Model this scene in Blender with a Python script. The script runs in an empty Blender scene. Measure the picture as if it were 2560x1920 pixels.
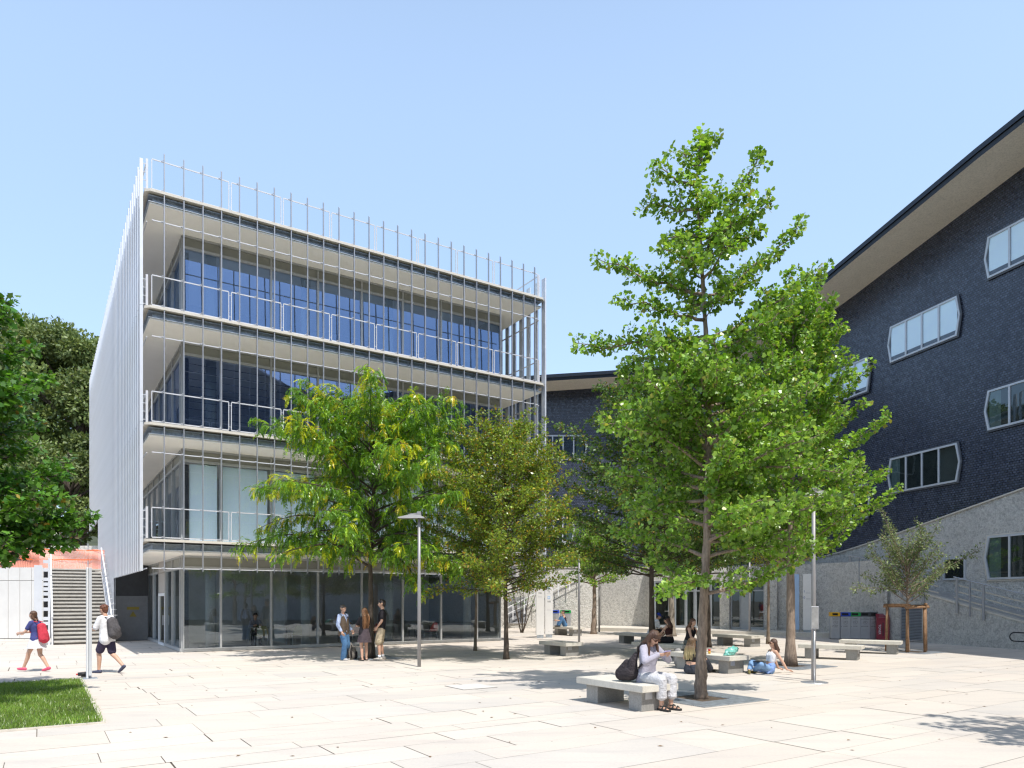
import bpy, bmesh, math, random
import numpy as np
from mathutils import Vector, Matrix
R = math.radians
PI = math.pi
rnd = random.Random(7)
nrs = np.random.RandomState(11)

# ------------------------------------------------------------------ scene, camera, light
sc = bpy.context.scene
col = sc.collection
sc.render.resolution_x, sc.render.resolution_y = 1024, 768
sc.view_settings.view_transform = 'Standard'
sc.view_settings.look = 'None'
sc.view_settings.exposure = 0
sc.view_settings.gamma = 1
sc.cycles.use_denoising = True
sc.cycles.denoiser = 'OPENIMAGEDENOISE'
sc.cycles.denoising_prefilter = 'ACCURATE'
sc.cycles.denoising_input_passes = 'RGB_ALBEDO_NORMAL'
sc.cycles.max_bounces = 8
sc.cycles.diffuse_bounces = 4
sc.cycles.transparent_max_bounces = 24
sc.cycles.sample_clamp_indirect = 6
sc.cycles.filter_width = 1.3
F, HY, CH = 1812.0, 1498.0, 1.9          # surveyed from the photograph: focal length, horizon, eye height


def ground(x, y, z=0.0):
    """where the sight line through a survey point meets the level z"""
    Y = (CH - z) * F / (y - HY)
    return Vector(((x - 1280) / F * Y, Y, z))


def at(x, y, Y):
    return Vector(((x - 1280) / F * Y, Y, CH - (y - HY) / F * Y))


cd = bpy.data.cameras.new('camera')
cam = bpy.data.objects.new('camera', cd)
col.objects.link(cam)
cam.location = (0, 0, CH)
cam.rotation_euler = (R(90), 0, 0)
cd.sensor_width = 36
cd.lens = 36 * F / 2560
cd.shift_y = (HY - 960) / 2560
cd.clip_start, cd.clip_end = 0.1, 3000
sc.camera = cam

SUN_EL = R(60.5)
SUN_H = Vector((0.5125, -0.860, 0)).normalized()
sun_dir = Vector((SUN_H.x * math.cos(SUN_EL), SUN_H.y * math.cos(SUN_EL), math.sin(SUN_EL)))
sd = bpy.data.lights.new('sun', 'SUN')
sd.energy = 5.0
sd.angle = R(0.55)
sd.color = (1.0, 0.955, 0.89)
sun = bpy.data.objects.new('sun', sd)
col.objects.link(sun)
sun.rotation_euler = sun_dir.to_track_quat('Z', 'Y').to_euler()

w = bpy.data.worlds.new('World')
sc.world = w
w.use_nodes = True
wn = w.node_tree.nodes
wl = w.node_tree.links
bg = wn['Background']
sky = wn.new('ShaderNodeTexSky')
sky.sky_type = 'NISHITA'
sky.sun_disc = False
sky.sun_elevation = SUN_EL
sky.sun_rotation = math.atan2(SUN_H.x, SUN_H.y)
sky.air_density = 1.0
sky.dust_density = 1.6
sky.ozone_density = 1.4
# summer haze: the clear-sky model lifted with a pale even veil
hz = wn.new('ShaderNodeMix'); hz.data_type = 'RGBA'; hz.blend_type = 'ADD'
hz.inputs[0].default_value = 1.0
wl.new(sky.outputs[0], hz.inputs[6])
tcw = wn.new('ShaderNodeTexCoord'); sxw = wn.new('ShaderNodeSeparateXYZ')
wl.new(tcw.outputs['Generated'], sxw.inputs[0])
vr = wn.new('ShaderNodeValToRGB')
vr.color_ramp.interpolation = 'EASE'
vr.color_ramp.elements[0].position = .52; vr.color_ramp.elements[0].color = (2.22, 3.02, 4.1, 1)
vr.color_ramp.elements[1].position = .98; vr.color_ramp.elements[1].color = (.85, 1.2, 1.65, 1)
wl.new(sxw.outputs[2], vr.inputs[0])
wl.new(vr.outputs[0], hz.inputs[7])
wl.new(hz.outputs[2], bg.inputs[0])
bg.inputs[1].default_value = 0.15

# ------------------------------------------------------------------ tagging


def tag(o, label=None, cat=None, group=None, kind=None):
    if label: o['label'] = label
    if cat: o['category'] = cat
    if group: o['group'] = group
    if kind: o['kind'] = kind
    return o


def empty(name, loc=(0, 0, 0), rz=0.0, parent=None):
    o = bpy.data.objects.new(name, None)
    col.objects.link(o)
    o.location = loc
    o.rotation_euler = (0, 0, rz)
    o.empty_display_size = 0.2
    if parent: o.parent = parent
    return o


def copy_tree(o, parent=None):
    c = o.copy()
    col.objects.link(c)
    c.parent = parent
    for ch in [x for x in bpy.data.objects if x.parent == o]:
        copy_tree(ch, c)
    return c


# ------------------------------------------------------------------ mesh builder
class MB:
    def __init__(s):
        s.v = []; s.f = []; s.m = []; s.c = []

    def add(s, vs, fs, mi=0, tint=None):
        b = len(s.v)
        s.v.extend([tuple(p) for p in vs])
        for f in fs:
            s.f.append(tuple(b + i for i in f)); s.m.append(mi); s.c.append(tint)
        return s

    def box(s, x0, x1, y0, y1, z0, z1, mi=0, tint=None):
        v = [(x0, y0, z0), (x1, y0, z0), (x1, y1, z0), (x0, y1, z0), (x0, y0, z1), (x1, y0, z1), (x1, y1, z1), (x0, y1, z1)]
        return s.add(v, [(3, 2, 1, 0), (4, 5, 6, 7), (0, 1, 5, 4), (1, 2, 6, 5), (2, 3, 7, 6), (3, 0, 4, 7)], mi, tint)

    def bbox(s, x0, x1, y0, y1, z0, z1, b=0.01, mi=0):
        """box with chamfered edges"""
        bm = bmesh.new()
        bmesh.ops.create_cube(bm, size=1)
        for v in bm.verts:
            v.co = Vector((x0 + (v.co.x + .5) * (x1 - x0), y0 + (v.co.y + .5) * (y1 - y0), z0 + (v.co.z + .5) * (z1 - z0)))
        bmesh.ops.bevel(bm, geom=list(bm.edges), offset=b, segments=1, affect='EDGES')
        bm.verts.index_update()
        s.add([v.co[:] for v in bm.verts], [[v.index for v in f.verts] for f in bm.faces], mi)
        bm.free()
        return s

    def bar(s, p, q, wd, ht, mi=0, side=None):
        """rectangular bar from p to q, wd wide sideways, ht high"""
        p, q = Vector(p), Vector(q)
        d = (q - p).normalized()
        if side is None:
            side = Vector((0, 0, 1)).cross(d)
            if side.length < 1e-3: side = Vector((1, 0, 0))
        sd_ = Vector(side).normalized() * wd / 2
        u = d.cross(sd_).normalized() * ht / 2
        v = [p - sd_ - u, p + sd_ - u, p + sd_ + u, p - sd_ + u, q - sd_ - u, q + sd_ - u, q + sd_ + u, q - sd_ + u]
        return s.add(v, [(3, 2, 1, 0), (4, 5, 6, 7), (0, 1, 5, 4), (1, 2, 6, 5), (2, 3, 7, 6), (3, 0, 4, 7)], mi)

    def tube(s, pts, rad, n=8, mi=0, cap=True, tint=None):
        pts = [Vector(p) for p in pts]
        if not hasattr(rad, '__len__'): rad = [rad] * len(pts)
        b = len(s.v)
        ref = None
        for i, p in enumerate(pts):
            d = (pts[min(i + 1, len(pts) - 1)] - pts[max(i - 1, 0)])
            d = d.normalized() if d.length > 1e-9 else Vector((0, 0, 1))
            if ref is None:
                ref = Vector((1, 0, 0)) if abs(d.x) < .8 else Vector((0, 1, 0))
            a = (ref - d * ref.dot(d)).normalized()
            ref = a
            c = d.cross(a)
            for k in range(n):
                t = 2 * PI * k / n
                s.v.append(tuple(p + (a * math.cos(t) + c * math.sin(t)) * rad[i]))
        for i in range(len(pts) - 1):
            for k in range(n):
                k2 = (k + 1) % n
                s.f.append((b + i * n + k, b + i * n + k2, b + (i + 1) * n + k2, b + (i + 1) * n + k)); s.m.append(mi); s.c.append(tint)
        if cap:
            s.f.append(tuple(b + k for k in reversed(range(n)))); s.m.append(mi); s.c.append(tint)
            e = b + (len(pts) - 1) * n
            s.f.append(tuple(e + k for k in range(n))); s.m.append(mi); s.c.append(tint)
        return s

    def ball(s, c, r, n=10, mi=0, sx=1, sy=1, sz=1):
        c = Vector(c); b = len(s.v); rings = max(4, n // 2 + 1)
        for i in range(rings + 1):
            th = PI * i / rings
            for k in range(n):
                ph = 2 * PI * k / n
                s.v.append((c.x + r * sx * math.sin(th) * math.cos(ph), c.y + r * sy * math.sin(th) * math.sin(ph), c.z + r * sz * math.cos(th)))
        for i in range(rings):
            for k in range(n):
                k2 = (k + 1) % n
                if i == 0: f = (b + k, b + n + k, b + n + k2)
                elif i == rings - 1: f = (b + i * n + k, b + (i + 1) * n + k, b + i * n + k2)
                else: f = (b + i * n + k, b + (i + 1) * n + k, b + (i + 1) * n + k2, b + i * n + k2)
                s.f.append(f); s.m.append(mi); s.c.append(None)
        return s

    def prism(s, poly, off, mi=0):
        """polygon (3-D points) extruded by vector off"""
        off = Vector(off); n = len(poly)
        v = [Vector(p) for p in poly] + [Vector(p) + off for p in poly]
        fs = [tuple(reversed(range(n))), tuple(range(n, 2 * n))] + [(i, (i + 1) % n, n + (i + 1) % n, n + i) for i in range(n)]
        return s.add(v, fs, mi)

    def quad(s, a, b, c, d, mi=0, tint=None):
        return s.add([a, b, c, d], [(0, 1, 2, 3)], mi, tint)

    def build(s, name, mats, parent=None, smooth=False, origin=None):
        me = bpy.data.meshes.new(name)
        vs = s.v
        if origin is not None:
            o_ = Vector(origin)
            vs = [(x - o_.x, y - o_.y, z - o_.z) for x, y, z in vs]
        me.from_pydata(vs, [], s.f)
        if not isinstance(mats, (list, tuple)): mats = [mats]
        for m in mats: me.materials.append(m)
        if len(mats) > 1: me.polygons.foreach_set('material_index', s.m)
        if any(c is not None for c in s.c):
            at_ = me.color_attributes.new('tint', 'FLOAT_COLOR', 'CORNER')
            arr = np.ones((len(me.loops), 4), dtype=np.float32)
            k = 0
            for f, c in zip(s.f, s.c):
                if c is not None: arr[k:k + len(f), :3] = c
                k += len(f)
            at_.data.foreach_set('color', arr.ravel())
        if smooth: me.polygons.foreach_set('use_smooth', [True] * len(me.polygons))
        me.update()
        o = bpy.data.objects.new(name, me)
        col.objects.link(o)
        if parent: o.parent = parent
        if origin is not None and parent is None: o.location = origin
        return o


def text_mesh(body, size, mat, parent, loc, rot, name='lettering', align='CENTER', ext=0.001):
    cu = bpy.data.curves.new('t', 'FONT')
    cu.body = body; cu.size = size; cu.align_x = align; cu.align_y = 'CENTER'; cu.extrude = ext
    cu.space_line = 0.9
    cu.resolution_u = 3
    tmp = bpy.data.objects.new('t', cu)
    col.objects.link(tmp)
    dg = bpy.context.evaluated_depsgraph_get()
    me = bpy.data.meshes.new_from_object(tmp.evaluated_get(dg))
    bpy.data.objects.remove(tmp); bpy.data.curves.remove(cu)
    me.name = name
    me.materials.clear(); me.materials.append(mat)
    o = bpy.data.objects.new(name, me)
    col.objects.link(o)
    o.parent = parent; o.location = loc; o.rotation_euler = rot
    return o


# ------------------------------------------------------------------ materials
def new_mat(name):
    m = bpy.data.materials.new(name)
    m.use_nodes = True
    nt = m.node_tree
    return m, nt, nt.nodes['Principled BSDF']


def noise(nt, scale, detail=4, rough=.6, coord='Object', vec=None):
    tc = nt.nodes.new('ShaderNodeTexCoord')
    n = nt.nodes.new('ShaderNodeTexNoise')
    n.inputs['Scale'].default_value = scale; n.inputs['Detail'].default_value = detail; n.inputs['Roughness'].default_value = rough
    nt.links.new(vec if vec is not None else tc.outputs[coord], n.inputs['Vector'])
    return n


def ramp(nt, src, stops):
    r = nt.nodes.new('ShaderNodeValToRGB')
    el = r.color_ramp.elements
    while len(el) < len(stops): el.new(.5)
    for e, (p, c) in zip(el, stops):
        e.position = p
        e.color = (*c, 1) if len(c) == 3 else c
    nt.links.new(src, r.inputs[0])
    return r


def mix(nt, fac, a, b, mode='MIX'):
    m = nt.nodes.new('ShaderNodeMix'); m.data_type = 'RGBA'; m.blend_type = mode
    for sk, v in ((0, fac), (6, a), (7, b)):
        if hasattr(v, 'is_linked') or hasattr(v, 'links'): nt.links.new(v, m.inputs[sk])
        elif sk == 0: m.inputs[0].default_value = v
        else: m.inputs[sk].default_value = (*v, 1)
    return m.outputs[2]


def bump(nt, b, src, strength=.3, dist=.02):
    bn = nt.nodes.new('ShaderNodeBump')
    bn.inputs['Strength'].default_value = strength; bn.inputs['Distance'].default_value = dist
    nt.links.new(src, bn.inputs['Height']); nt.links.new(bn.outputs[0], b.inputs['Normal'])


def mat(name, c, rough=.6, metal=0.0, var=.12, scale=6.0, bmp=0.0, bscale=60, spec=.5):
    """plain paint / metal / cloth with mottling so that no surface is perfectly even"""
    m, nt, b = new_mat(name)
    n = noise(nt, scale, 5)
    lo = tuple(max(0, x * (1 - var)) for x in c); hi = tuple(min(1, x * (1 + var)) for x in c)
    r = ramp(nt, n.outputs[0], [(.3, lo), (.7, hi)])
    nt.links.new(r.outputs[0], b.inputs['Base Color'])
    b.inputs['Roughness'].default_value = rough; b.inputs['Metallic'].default_value = metal
    b.inputs['Specular IOR Level'].default_value = spec
    if bmp: bump(nt, b, noise(nt, bscale, 3).outputs[0], bmp, .01)
    return m


def glass_mat(name, tint, ior=1.6, rough=0.0, gtint=(1, 1, 1)):
    """window glass: tinted see-through plus a Fresnel mirror"""
    m, nt, b = new_mat(name)
    nt.nodes.remove(b)
    out = nt.nodes['Material Output']
    tr = nt.nodes.new('ShaderNodeBsdfTransparent'); tr.inputs[0].default_value = (*tint, 1)
    gl = nt.nodes.new('ShaderNodeBsdfGlossy'); gl.inputs['Roughness'].default_value = rough
    gl.inputs[0].default_value = (*gtint, 1)
    fr = nt.nodes.new('ShaderNodeFresnel')
    ge = nt.nodes.new('ShaderNodeNewGeometry')          # a thin pane mirrors alike from both sides
    mr = nt.nodes.new('ShaderNodeMapRange'); mr.inputs[3].default_value = ior; mr.inputs[4].default_value = 1 / ior
    nt.links.new(ge.outputs['Backfacing'], mr.inputs[0]); nt.links.new(mr.outputs[0], fr.inputs[0])
    n = noise(nt, .9, 2)
    bn = nt.nodes.new('ShaderNodeBump'); bn.inputs['Strength'].default_value = .012; bn.inputs['Distance'].default_value = .15
    nt.links.new(n.outputs[0], bn.inputs['Height']); nt.links.new(bn.outputs[0], gl.inputs['Normal'])
    mx = nt.nodes.new('ShaderNodeMixShader')
    nt.links.new(fr.outputs[0], mx.inputs[0]); nt.links.new(tr.outputs[0], mx.inputs[1]); nt.links.new(gl.outputs[0], mx.inputs[2])
    nt.links.new(mx.outputs[0], out.inputs[0])
    return m


def leaf_mat(name, trans=.30, rough=.34):
    m, nt, b = new_mat(name)
    out = nt.nodes['Material Output']
    a = nt.nodes.new('ShaderNodeAttribute'); a.attribute_name = 'tint'
    nt.links.new(a.outputs[0], b.inputs['Base Color'])
    b.inputs['Roughness'].default_value = rough
    b.inputs['Specular IOR Level'].default_value = .6
    t = nt.nodes.new('ShaderNodeBsdfTranslucent')
    hs = nt.nodes.new('ShaderNodeHueSaturation'); hs.inputs['Hue'].default_value = .485; hs.inputs['Value'].default_value = 1.7
    hs.inputs['Saturation'].default_value = 1.1
    nt.links.new(a.outputs[0], hs.inputs['Color']); nt.links.new(hs.outputs[0], t.inputs[0])
    mx = nt.nodes.new('ShaderNodeMixShader'); mx.inputs[0].default_value = trans
    nt.links.new(b.outputs[0], mx.inputs[1]); nt.links.new(t.outputs[0], mx.inputs[2])
    nt.links.new(mx.outputs[0], out.inputs[0])
    return m


def bark_mat(name, c1, c2, sc_=14):
    m, nt, b = new_mat(name)
    tc = nt.nodes.new('ShaderNodeTexCoord')
    mp = nt.nodes.new('ShaderNodeMapping'); mp.inputs['Scale'].default_value = (1, 1, .16)
    nt.links.new(tc.outputs['Object'], mp.inputs[0])
    n = noise(nt, sc_ * 2, 8, .7, vec=mp.outputs[0])
    n2 = noise(nt, 3, 4)
    r = ramp(nt, n.outputs[0], [(.35, c1), (.62, c2)])
    c = mix(nt, .35, r.outputs[0], ramp(nt, n2.outputs[0], [(.3, c1), (.7, c2)]).outputs[0])
    nt.links.new(c, b.inputs['Base Color'])
    b.inputs['Roughness'].default_value = .9
    bump(nt, b, n.outputs[0], .9, .03)
    return m


M = {}
M['rail_white'] = mat('railing_paint', (.58, .59, .62), .45, .1, .05)
M['white_metal'] = mat('white_metal', (.78, .79, .81), .4, 0, .05)
M['fin_metal'] = mat('fin_metal', (.64, .665, .71), .42, .25, .05, 2)
M['galv'] = mat('galvanised_steel', (.40, .44, .48), .45, .5, .25, 9)
M['rod_metal'] = mat('rod_metal', (.33, .345, .375), .4, .4, .08)
M['frame_metal'] = mat('frame_metal', (.45, .46, .46), .42, .3, .06)
M['soffit'] = mat('soffit_plaster', (.96, .93, .86), .8, 0, .02, 1.5)
M['spandrel'] = mat('spandrel_panel', (.27, .27, .235), .45, 0, .05, 2)
M['dark'] = mat('dark_panel', (.03, .032, .036), .5, 0, .2)
M['interior'] = mat('interior_wall', (.58, .59, .60), .8, 0, .25, .6)
M['column'] = mat('painted_column', (.34, .38, .36), .6, 0, .05)
M['lamp_grey'] = mat('lamp_grey', (.30, .295, .30), .45, .2, .06)
M['black'] = mat('black_plastic', (.02, .02, .022), .5, 0, .2)
M['rubber'] = mat('dark_rubber', (.03, .03, .03), .8, 0, .2)
M['steel'] = mat('brushed_steel', (.50, .51, .53), .35, .6, .08, 3)
M['wood'] = mat('stake_wood', (.26, .15, .08), .8, 0, .35, 12, .3, 40)
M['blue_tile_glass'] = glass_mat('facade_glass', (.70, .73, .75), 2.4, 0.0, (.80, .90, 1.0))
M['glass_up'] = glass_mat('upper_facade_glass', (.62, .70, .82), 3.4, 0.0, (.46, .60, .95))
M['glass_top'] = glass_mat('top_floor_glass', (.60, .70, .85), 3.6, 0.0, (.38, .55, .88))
M['glass_rail'] = glass_mat('railing_glass', (.94, .96, .965), 1.25)
M['glass_clear'] = glass_mat('clear_facade_glass', (.96, .98, 1.0), 1.8, 0.0, (.85, .93, 1.0))
M['glass_win'] = glass_mat('window_glass', (.70, .78, .80), 1.9, 0.0, (.85, .95, 1.0))


def concrete(name, c=(.43, .41, .37), var=.22):
    m, nt, b = new_mat(name)
    n1 = noise(nt, 1.7, 6, .65); n2 = noise(nt, 38, 4, .7)
    tc = nt.nodes.new('ShaderNodeTexCoord')
    mp = nt.nodes.new('ShaderNodeMapping'); mp.inputs['Scale'].default_value = (9, 9, .9)
    nt.links.new(tc.outputs['Object'], mp.inputs[0])
    n3 = noise(nt, 1.0, 4, vec=mp.outputs[0])
    lo = tuple(x * (1 - var) for x in c); hi = tuple(min(1, x * (1 + var * .7)) for x in c)
    a = ramp(nt, n1.outputs[0], [(.3, lo), (.68, hi)]).outputs[0]
    a = mix(nt, .25, a, ramp(nt, n3.outputs[0], [(.4, lo), (.6, hi)]).outputs[0])
    a = mix(nt, .35, a, ramp(nt, n2.outputs[0], [(.35, lo), (.6, hi)]).outputs[0])
    nt.links.new(a, b.inputs['Base Color'])
    b.inputs['Roughness'].default_value = .85
    bump(nt, b, n2.outputs[0], .25, .008)
    return m


M['concrete'] = concrete('bench_concrete', (.60, .57, .50))
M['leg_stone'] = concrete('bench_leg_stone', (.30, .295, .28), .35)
M['slab_edge'] = concrete('slab_edge_concrete', (.60, .56, .49), .15)


def plaster_mat():
    m, nt, b = new_mat('rough_plaster')
    v = nt.nodes.new('ShaderNodeTexVoronoi'); v.inputs['Scale'].default_value = 13
    tc = nt.nodes.new('ShaderNodeTexCoord'); nt.links.new(tc.outputs['Object'], v.inputs['Vector'])
    n = noise(nt, 16, 6, .75); n1 = noise(nt, .7, 4); n4 = noise(nt, 6, 5, .7)
    a = ramp(nt, n4.outputs[0], [(.38, (.36, .35, .32)), (.50, (.74, .72, .67)), (.66, (.90, .88, .82))]).outputs[0]
    a = mix(nt, .45, a, ramp(nt, n.outputs[0], [(.40, (.20, .19, .175)), (.60, (.92, .90, .84))]).outputs[0])
    a = mix(nt, .3, a, ramp(nt, n1.outputs[0], [(.3, (.58, .56, .52)), (.7, (.86, .84, .78))]).outputs[0])
    nt.links.new(a, b.inputs['Base Color'])
    b.inputs['Roughness'].default_value = .95
    h = nt.nodes.new('ShaderNodeMath'); h.operation = 'ADD'
    nt.links.new(n.outputs[0], h.inputs[0]); nt.links.new(n4.outputs[0], h.inputs[1])
    bump(nt, b, h.outputs[0], 1.0, .10)
    return m


M['plaster'] = plaster_mat()


def tile_mat():
    """small dark blue glazed bricks, a few chipped pale ones"""
    m, nt, b = new_mat('dark_blue_tile')
    uv = nt.nodes.new('ShaderNodeUVMap')
    br = nt.nodes.new('ShaderNodeTexBrick')
    br.inputs['Scale'].default_value = 1.0
    br.inputs['Brick Width'].default_value = .15; br.inputs['Row Height'].default_value = .10
    br.inputs['Mortar Size'].default_value = .016; br.inputs['Bias'].default_value = -.15
    br.inputs['Color1'].default_value = (.045, .057, .086, 1)
    br.inputs['Color2'].default_value = (.098, .119, .172, 1)
    br.inputs['Mortar'].default_value = (.012, .014, .02, 1)
    nt.links.new(uv.outputs[0], br.inputs[0])
    vo = nt.nodes.new('ShaderNodeTexVoronoi'); vo.inputs['Scale'].default_value = 9
    nt.links.new(uv.outputs[0], vo.inputs['Vector'])
    n = noise(nt, .35, 4, vec=uv.outputs[0]); n2 = noise(nt, 5, 6, .8, vec=uv.outputs[0])
    a = mix(nt, .5, br.outputs[0], ramp(nt, n.outputs[0], [(.3, (.55, .6, .75)), (.7, (1.25, 1.2, 1.15))]).outputs[0], 'MULTIPLY')
    mul = nt.nodes.new('ShaderNodeMath'); mul.operation = 'MULTIPLY'
    nt.links.new(ramp(nt, n2.outputs[0], [(.66, (0, 0, 0)), (.70, (1, 1, 1))]).outputs[0], mul.inputs[0])
    nt.links.new(ramp(nt, n.outputs[0], [(.45, (0, 0, 0)), (.62, (.8, .8, .8))]).outputs[0], mul.inputs[1])
    a = mix(nt, mul.outputs[0], a, (.22, .23, .25))
    nt.links.new(a, b.inputs['Base Color'])
    r_ = ramp(nt, vo.outputs['Color'], [(0, (.16, .16, .16)), (1, (.5, .5, .5))])
    nt.links.new(r_.outputs[0], b.inputs['Roughness'])
    b.inputs['Specular IOR Level'].default_value = .6
    bump(nt, b, br.outputs[1], -.25, .012)
    return m


M['tile'] = tile_mat()


def paving_mat():
    m, nt, b = new_mat('limestone_paving')
    a_ = nt.nodes.new('ShaderNodeAttribute'); a_.attribute_name = 'tint'
    tc = nt.nodes.new('ShaderNodeTexCoord')
    mp = nt.nodes.new('ShaderNodeMapping'); mp.inputs['Rotation'].default_value = (0, 0, R(-33)); mp.inputs['Scale'].default_value = (.7, 3.2, 1)
    nt.links.new(tc.outputs['Object'], mp.inputs[0])
    n1 = noise(nt, .9, 7, .62, vec=mp.outputs[0]); n2 = noise(nt, .33, 5); n3 = noise(nt, 26, 4, .7)
    a = mix(nt, .8, a_.outputs[0], ramp(nt, n1.outputs[0], [(.25, (.86, .86, .88)), (.5, (1, 1, 1)), (.75, (1.05, 1.03, 1.0))]).outputs[0], 'MULTIPLY')
    a = mix(nt, .8, a, ramp(nt, n2.outputs[0], [(.3, (.90, .90, .92)), (.6, (1.02, 1.01, 1))]).outputs[0], 'MULTIPLY')
    a = mix(nt, .8, a, ramp(nt, n3.outputs[0], [(.3, (.93, .93, .93)), (.6, (1.02, 1.02, 1.02))]).outputs[0], 'MULTIPLY')
    # few dark specks of grit
    vo = nt.nodes.new('ShaderNodeTexVoronoi'); vo.inputs['Scale'].default_value = 1.6
    nt.links.new(tc.outputs['Object'], vo.inputs['Vector'])
    sp = ramp(nt, vo.outputs['Distance'], [(.012, (1, 1, 1)), (.03, (0, 0, 0))])
    a = mix(nt, sp.outputs[0], a, (.16, .13, .1))
    nt.links.new(a, b.inputs['Base Color'])
    b.inputs['Roughness'].default_value = .9
    b.inputs['Specular IOR Level'].default_value = .2
    bump(nt, b, n3.outputs[0], .12, .004)
    return m


M['paving'] = paving_mat()
M['joint'] = mat('paving_joint', (.16, .135, .105), .95, 0, .5, 18)
M['earth'] = mat('earth', (.09, .065, .045), .95, 0, .4, 10, .5, 30)

# building axes: U runs along the glass front, V runs back from it
ANG = math.atan2(.546, .838)
UX = Vector((math.cos(ANG), math.sin(ANG), 0))
VX = Vector((-math.sin(ANG), math.cos(ANG), 0))
C0 = Vector((-11.76, 25.9, 0))


def uv(u, v, z=0):
    p = C0 + UX * u + VX * v
    return Vector((p.x, p.y, z))

# ================================================================== ground, paving, lawn
g = MB().quad((-900, -300, -.014), (900, -300, -.014), (900, 1500, -.014), (-900, 1500, -.014)).build('ground', M['joint'])
tag(g, kind='structure')

LAWN = (-24.0, -3.5, -15.4, -8.3)      # u0,u1,v0,v1


def build_paving():
    mb = MB()
    r = random.Random(5)
    # the long joints run along U; local frame (u, v)
    v = -27.0
    while v < 34:
        wd = r.choice([.42, .55, .62, .75, .9, 1.05, 1.15])
        u = -22 + r.uniform(-2, 0)
        while u < 46:
            ln = r.uniform(.9, 2.9)
            c = uv(u + ln / 2, v + wd / 2)
            ok = c.y > 2.5 and c.y < 49 and abs(c.x) < .78 * c.y + 5 and not (0.3 < u and u + ln < 13 and .3 < v < 28)
            if ok:
                ga = r.choice([.002, .003, .004, .005, .007, .012]) if r.random() > .03 else .02
                gv = .003
                t = r.random()
                if t < .50: cc = (.60, .545, .478)
                elif t < .74: cc = (.59, .542, .48)
                elif t < .92: cc = (.58, .538, .48)
                else: cc = (.56, .525, .475)
                k = r.uniform(.96, 1.04)
                cc = tuple(x * k for x in cc)
                z = r.uniform(-.0015, .0015)
                tl = r.uniform(-.0012, .0012)
                p = [uv(u + ga, v + gv, z), uv(u + ln - ga, v + gv, z + tl), uv(u + ln - ga, v + wd - gv, z + tl), uv(u + ga, v + wd - gv, z)]
                mb.add(p, [(0, 1, 2, 3)], 0, cc)
            u += ln
        v += wd
    return tag(mb.build('paving', M['paving']), kind='structure')


build_paving()


def build_lawn():
    u0, u1, v0, v1 = LAWN
    mb = MB()
    mb.prism([uv(u0, v0, -.01), uv(u1, v0, -.01), uv(u1, v1, -.01), uv(u0, v1, -.01)], (0, 0, .03))
    tag(mb.build('lawn', mat('lawn_soil', (.06, .085, .025), .95, 0, .4, 8)), kind='structure')
    mb = MB()
    for (a, b_, c, d_) in ((u0, u1 + .06, v1, v1 + .06), (u1, u1 + .06, v0, v1), (u0, u1 + .06, v0 - .06, v0)):
        mb.prism([uv(a, c, 0), uv(b_, c, 0), uv(b_, d_, 0), uv(a, d_, 0)], (0, 0, .028))
    tag(mb.build('lawn_edging', mat('lawn_edging_stone', (.58, .53, .46), .8, 0, .15)), kind='structure')
    n = 60000
    rs = np.random.RandomState(3)
    U = rs.uniform(-9.5, u1 + .03, n); V = rs.uniform(v0 - .03, v1 + .03, n)
    U = U + (U > u1 - .03) * rs.normal(0, .02, n); V = V + ((V > v1 - .03) | (V < v0 + .03)) * rs.normal(0, .022, n)
    n3 = np.zeros((n, 3))
    n3[:, 0] = C0.x + U * UX.x + V * VX.x
    n3[:, 1] = C0.y + U * UX.y + V * VX.y
    n3[:, 2] = .018
    keep = (n3[:, 0] > -.74 * n3[:, 1] - .6)
    n3 = n3[keep]; n = len(n3)
    patch = .5 + .5 * np.sin(n3[:, 0] * 2.1 + np.sin(n3[:, 1] * 1.7)) * np.sin(n3[:, 1] * 2.6 + 1)
    h = rs.uniform(.025, .062, n) * (1 + .35 * patch)
    th = rs.uniform(0, 2 * PI, n); ln = rs.uniform(.2, 1.0, n)
    lean = np.stack([np.cos(th) * ln * h, np.sin(th) * ln * h, h], 1)
    ph = rs.uniform(0, 2 * PI, n)
    sdv = np.stack([np.cos(ph), np.sin(ph), np.zeros(n)], 1) * .0055
    vs = np.stack([n3 - sdv, n3 + sdv, n3 + lean * .6 + sdv * .6, n3 + lean], 1).reshape(-1, 3)
    base = np.array([.105, .21, .022]); hi = np.array([.27, .40, .07]); straw = np.array([.36, .34, .14])
    k = rs.rand(n, 1)
    cc = base * (1 - k) + hi * k
    cc = cc * (.75 + .5 * patch[:, None])
    st = rs.rand(n) < .05
    cc[st] = straw
    arr_mesh('grass', vs, 4, cc, leaf_mat('grass_blade', .3), kind='stuff', label='short green grass of the lawn beside the signpost', cat='grass')


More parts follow.
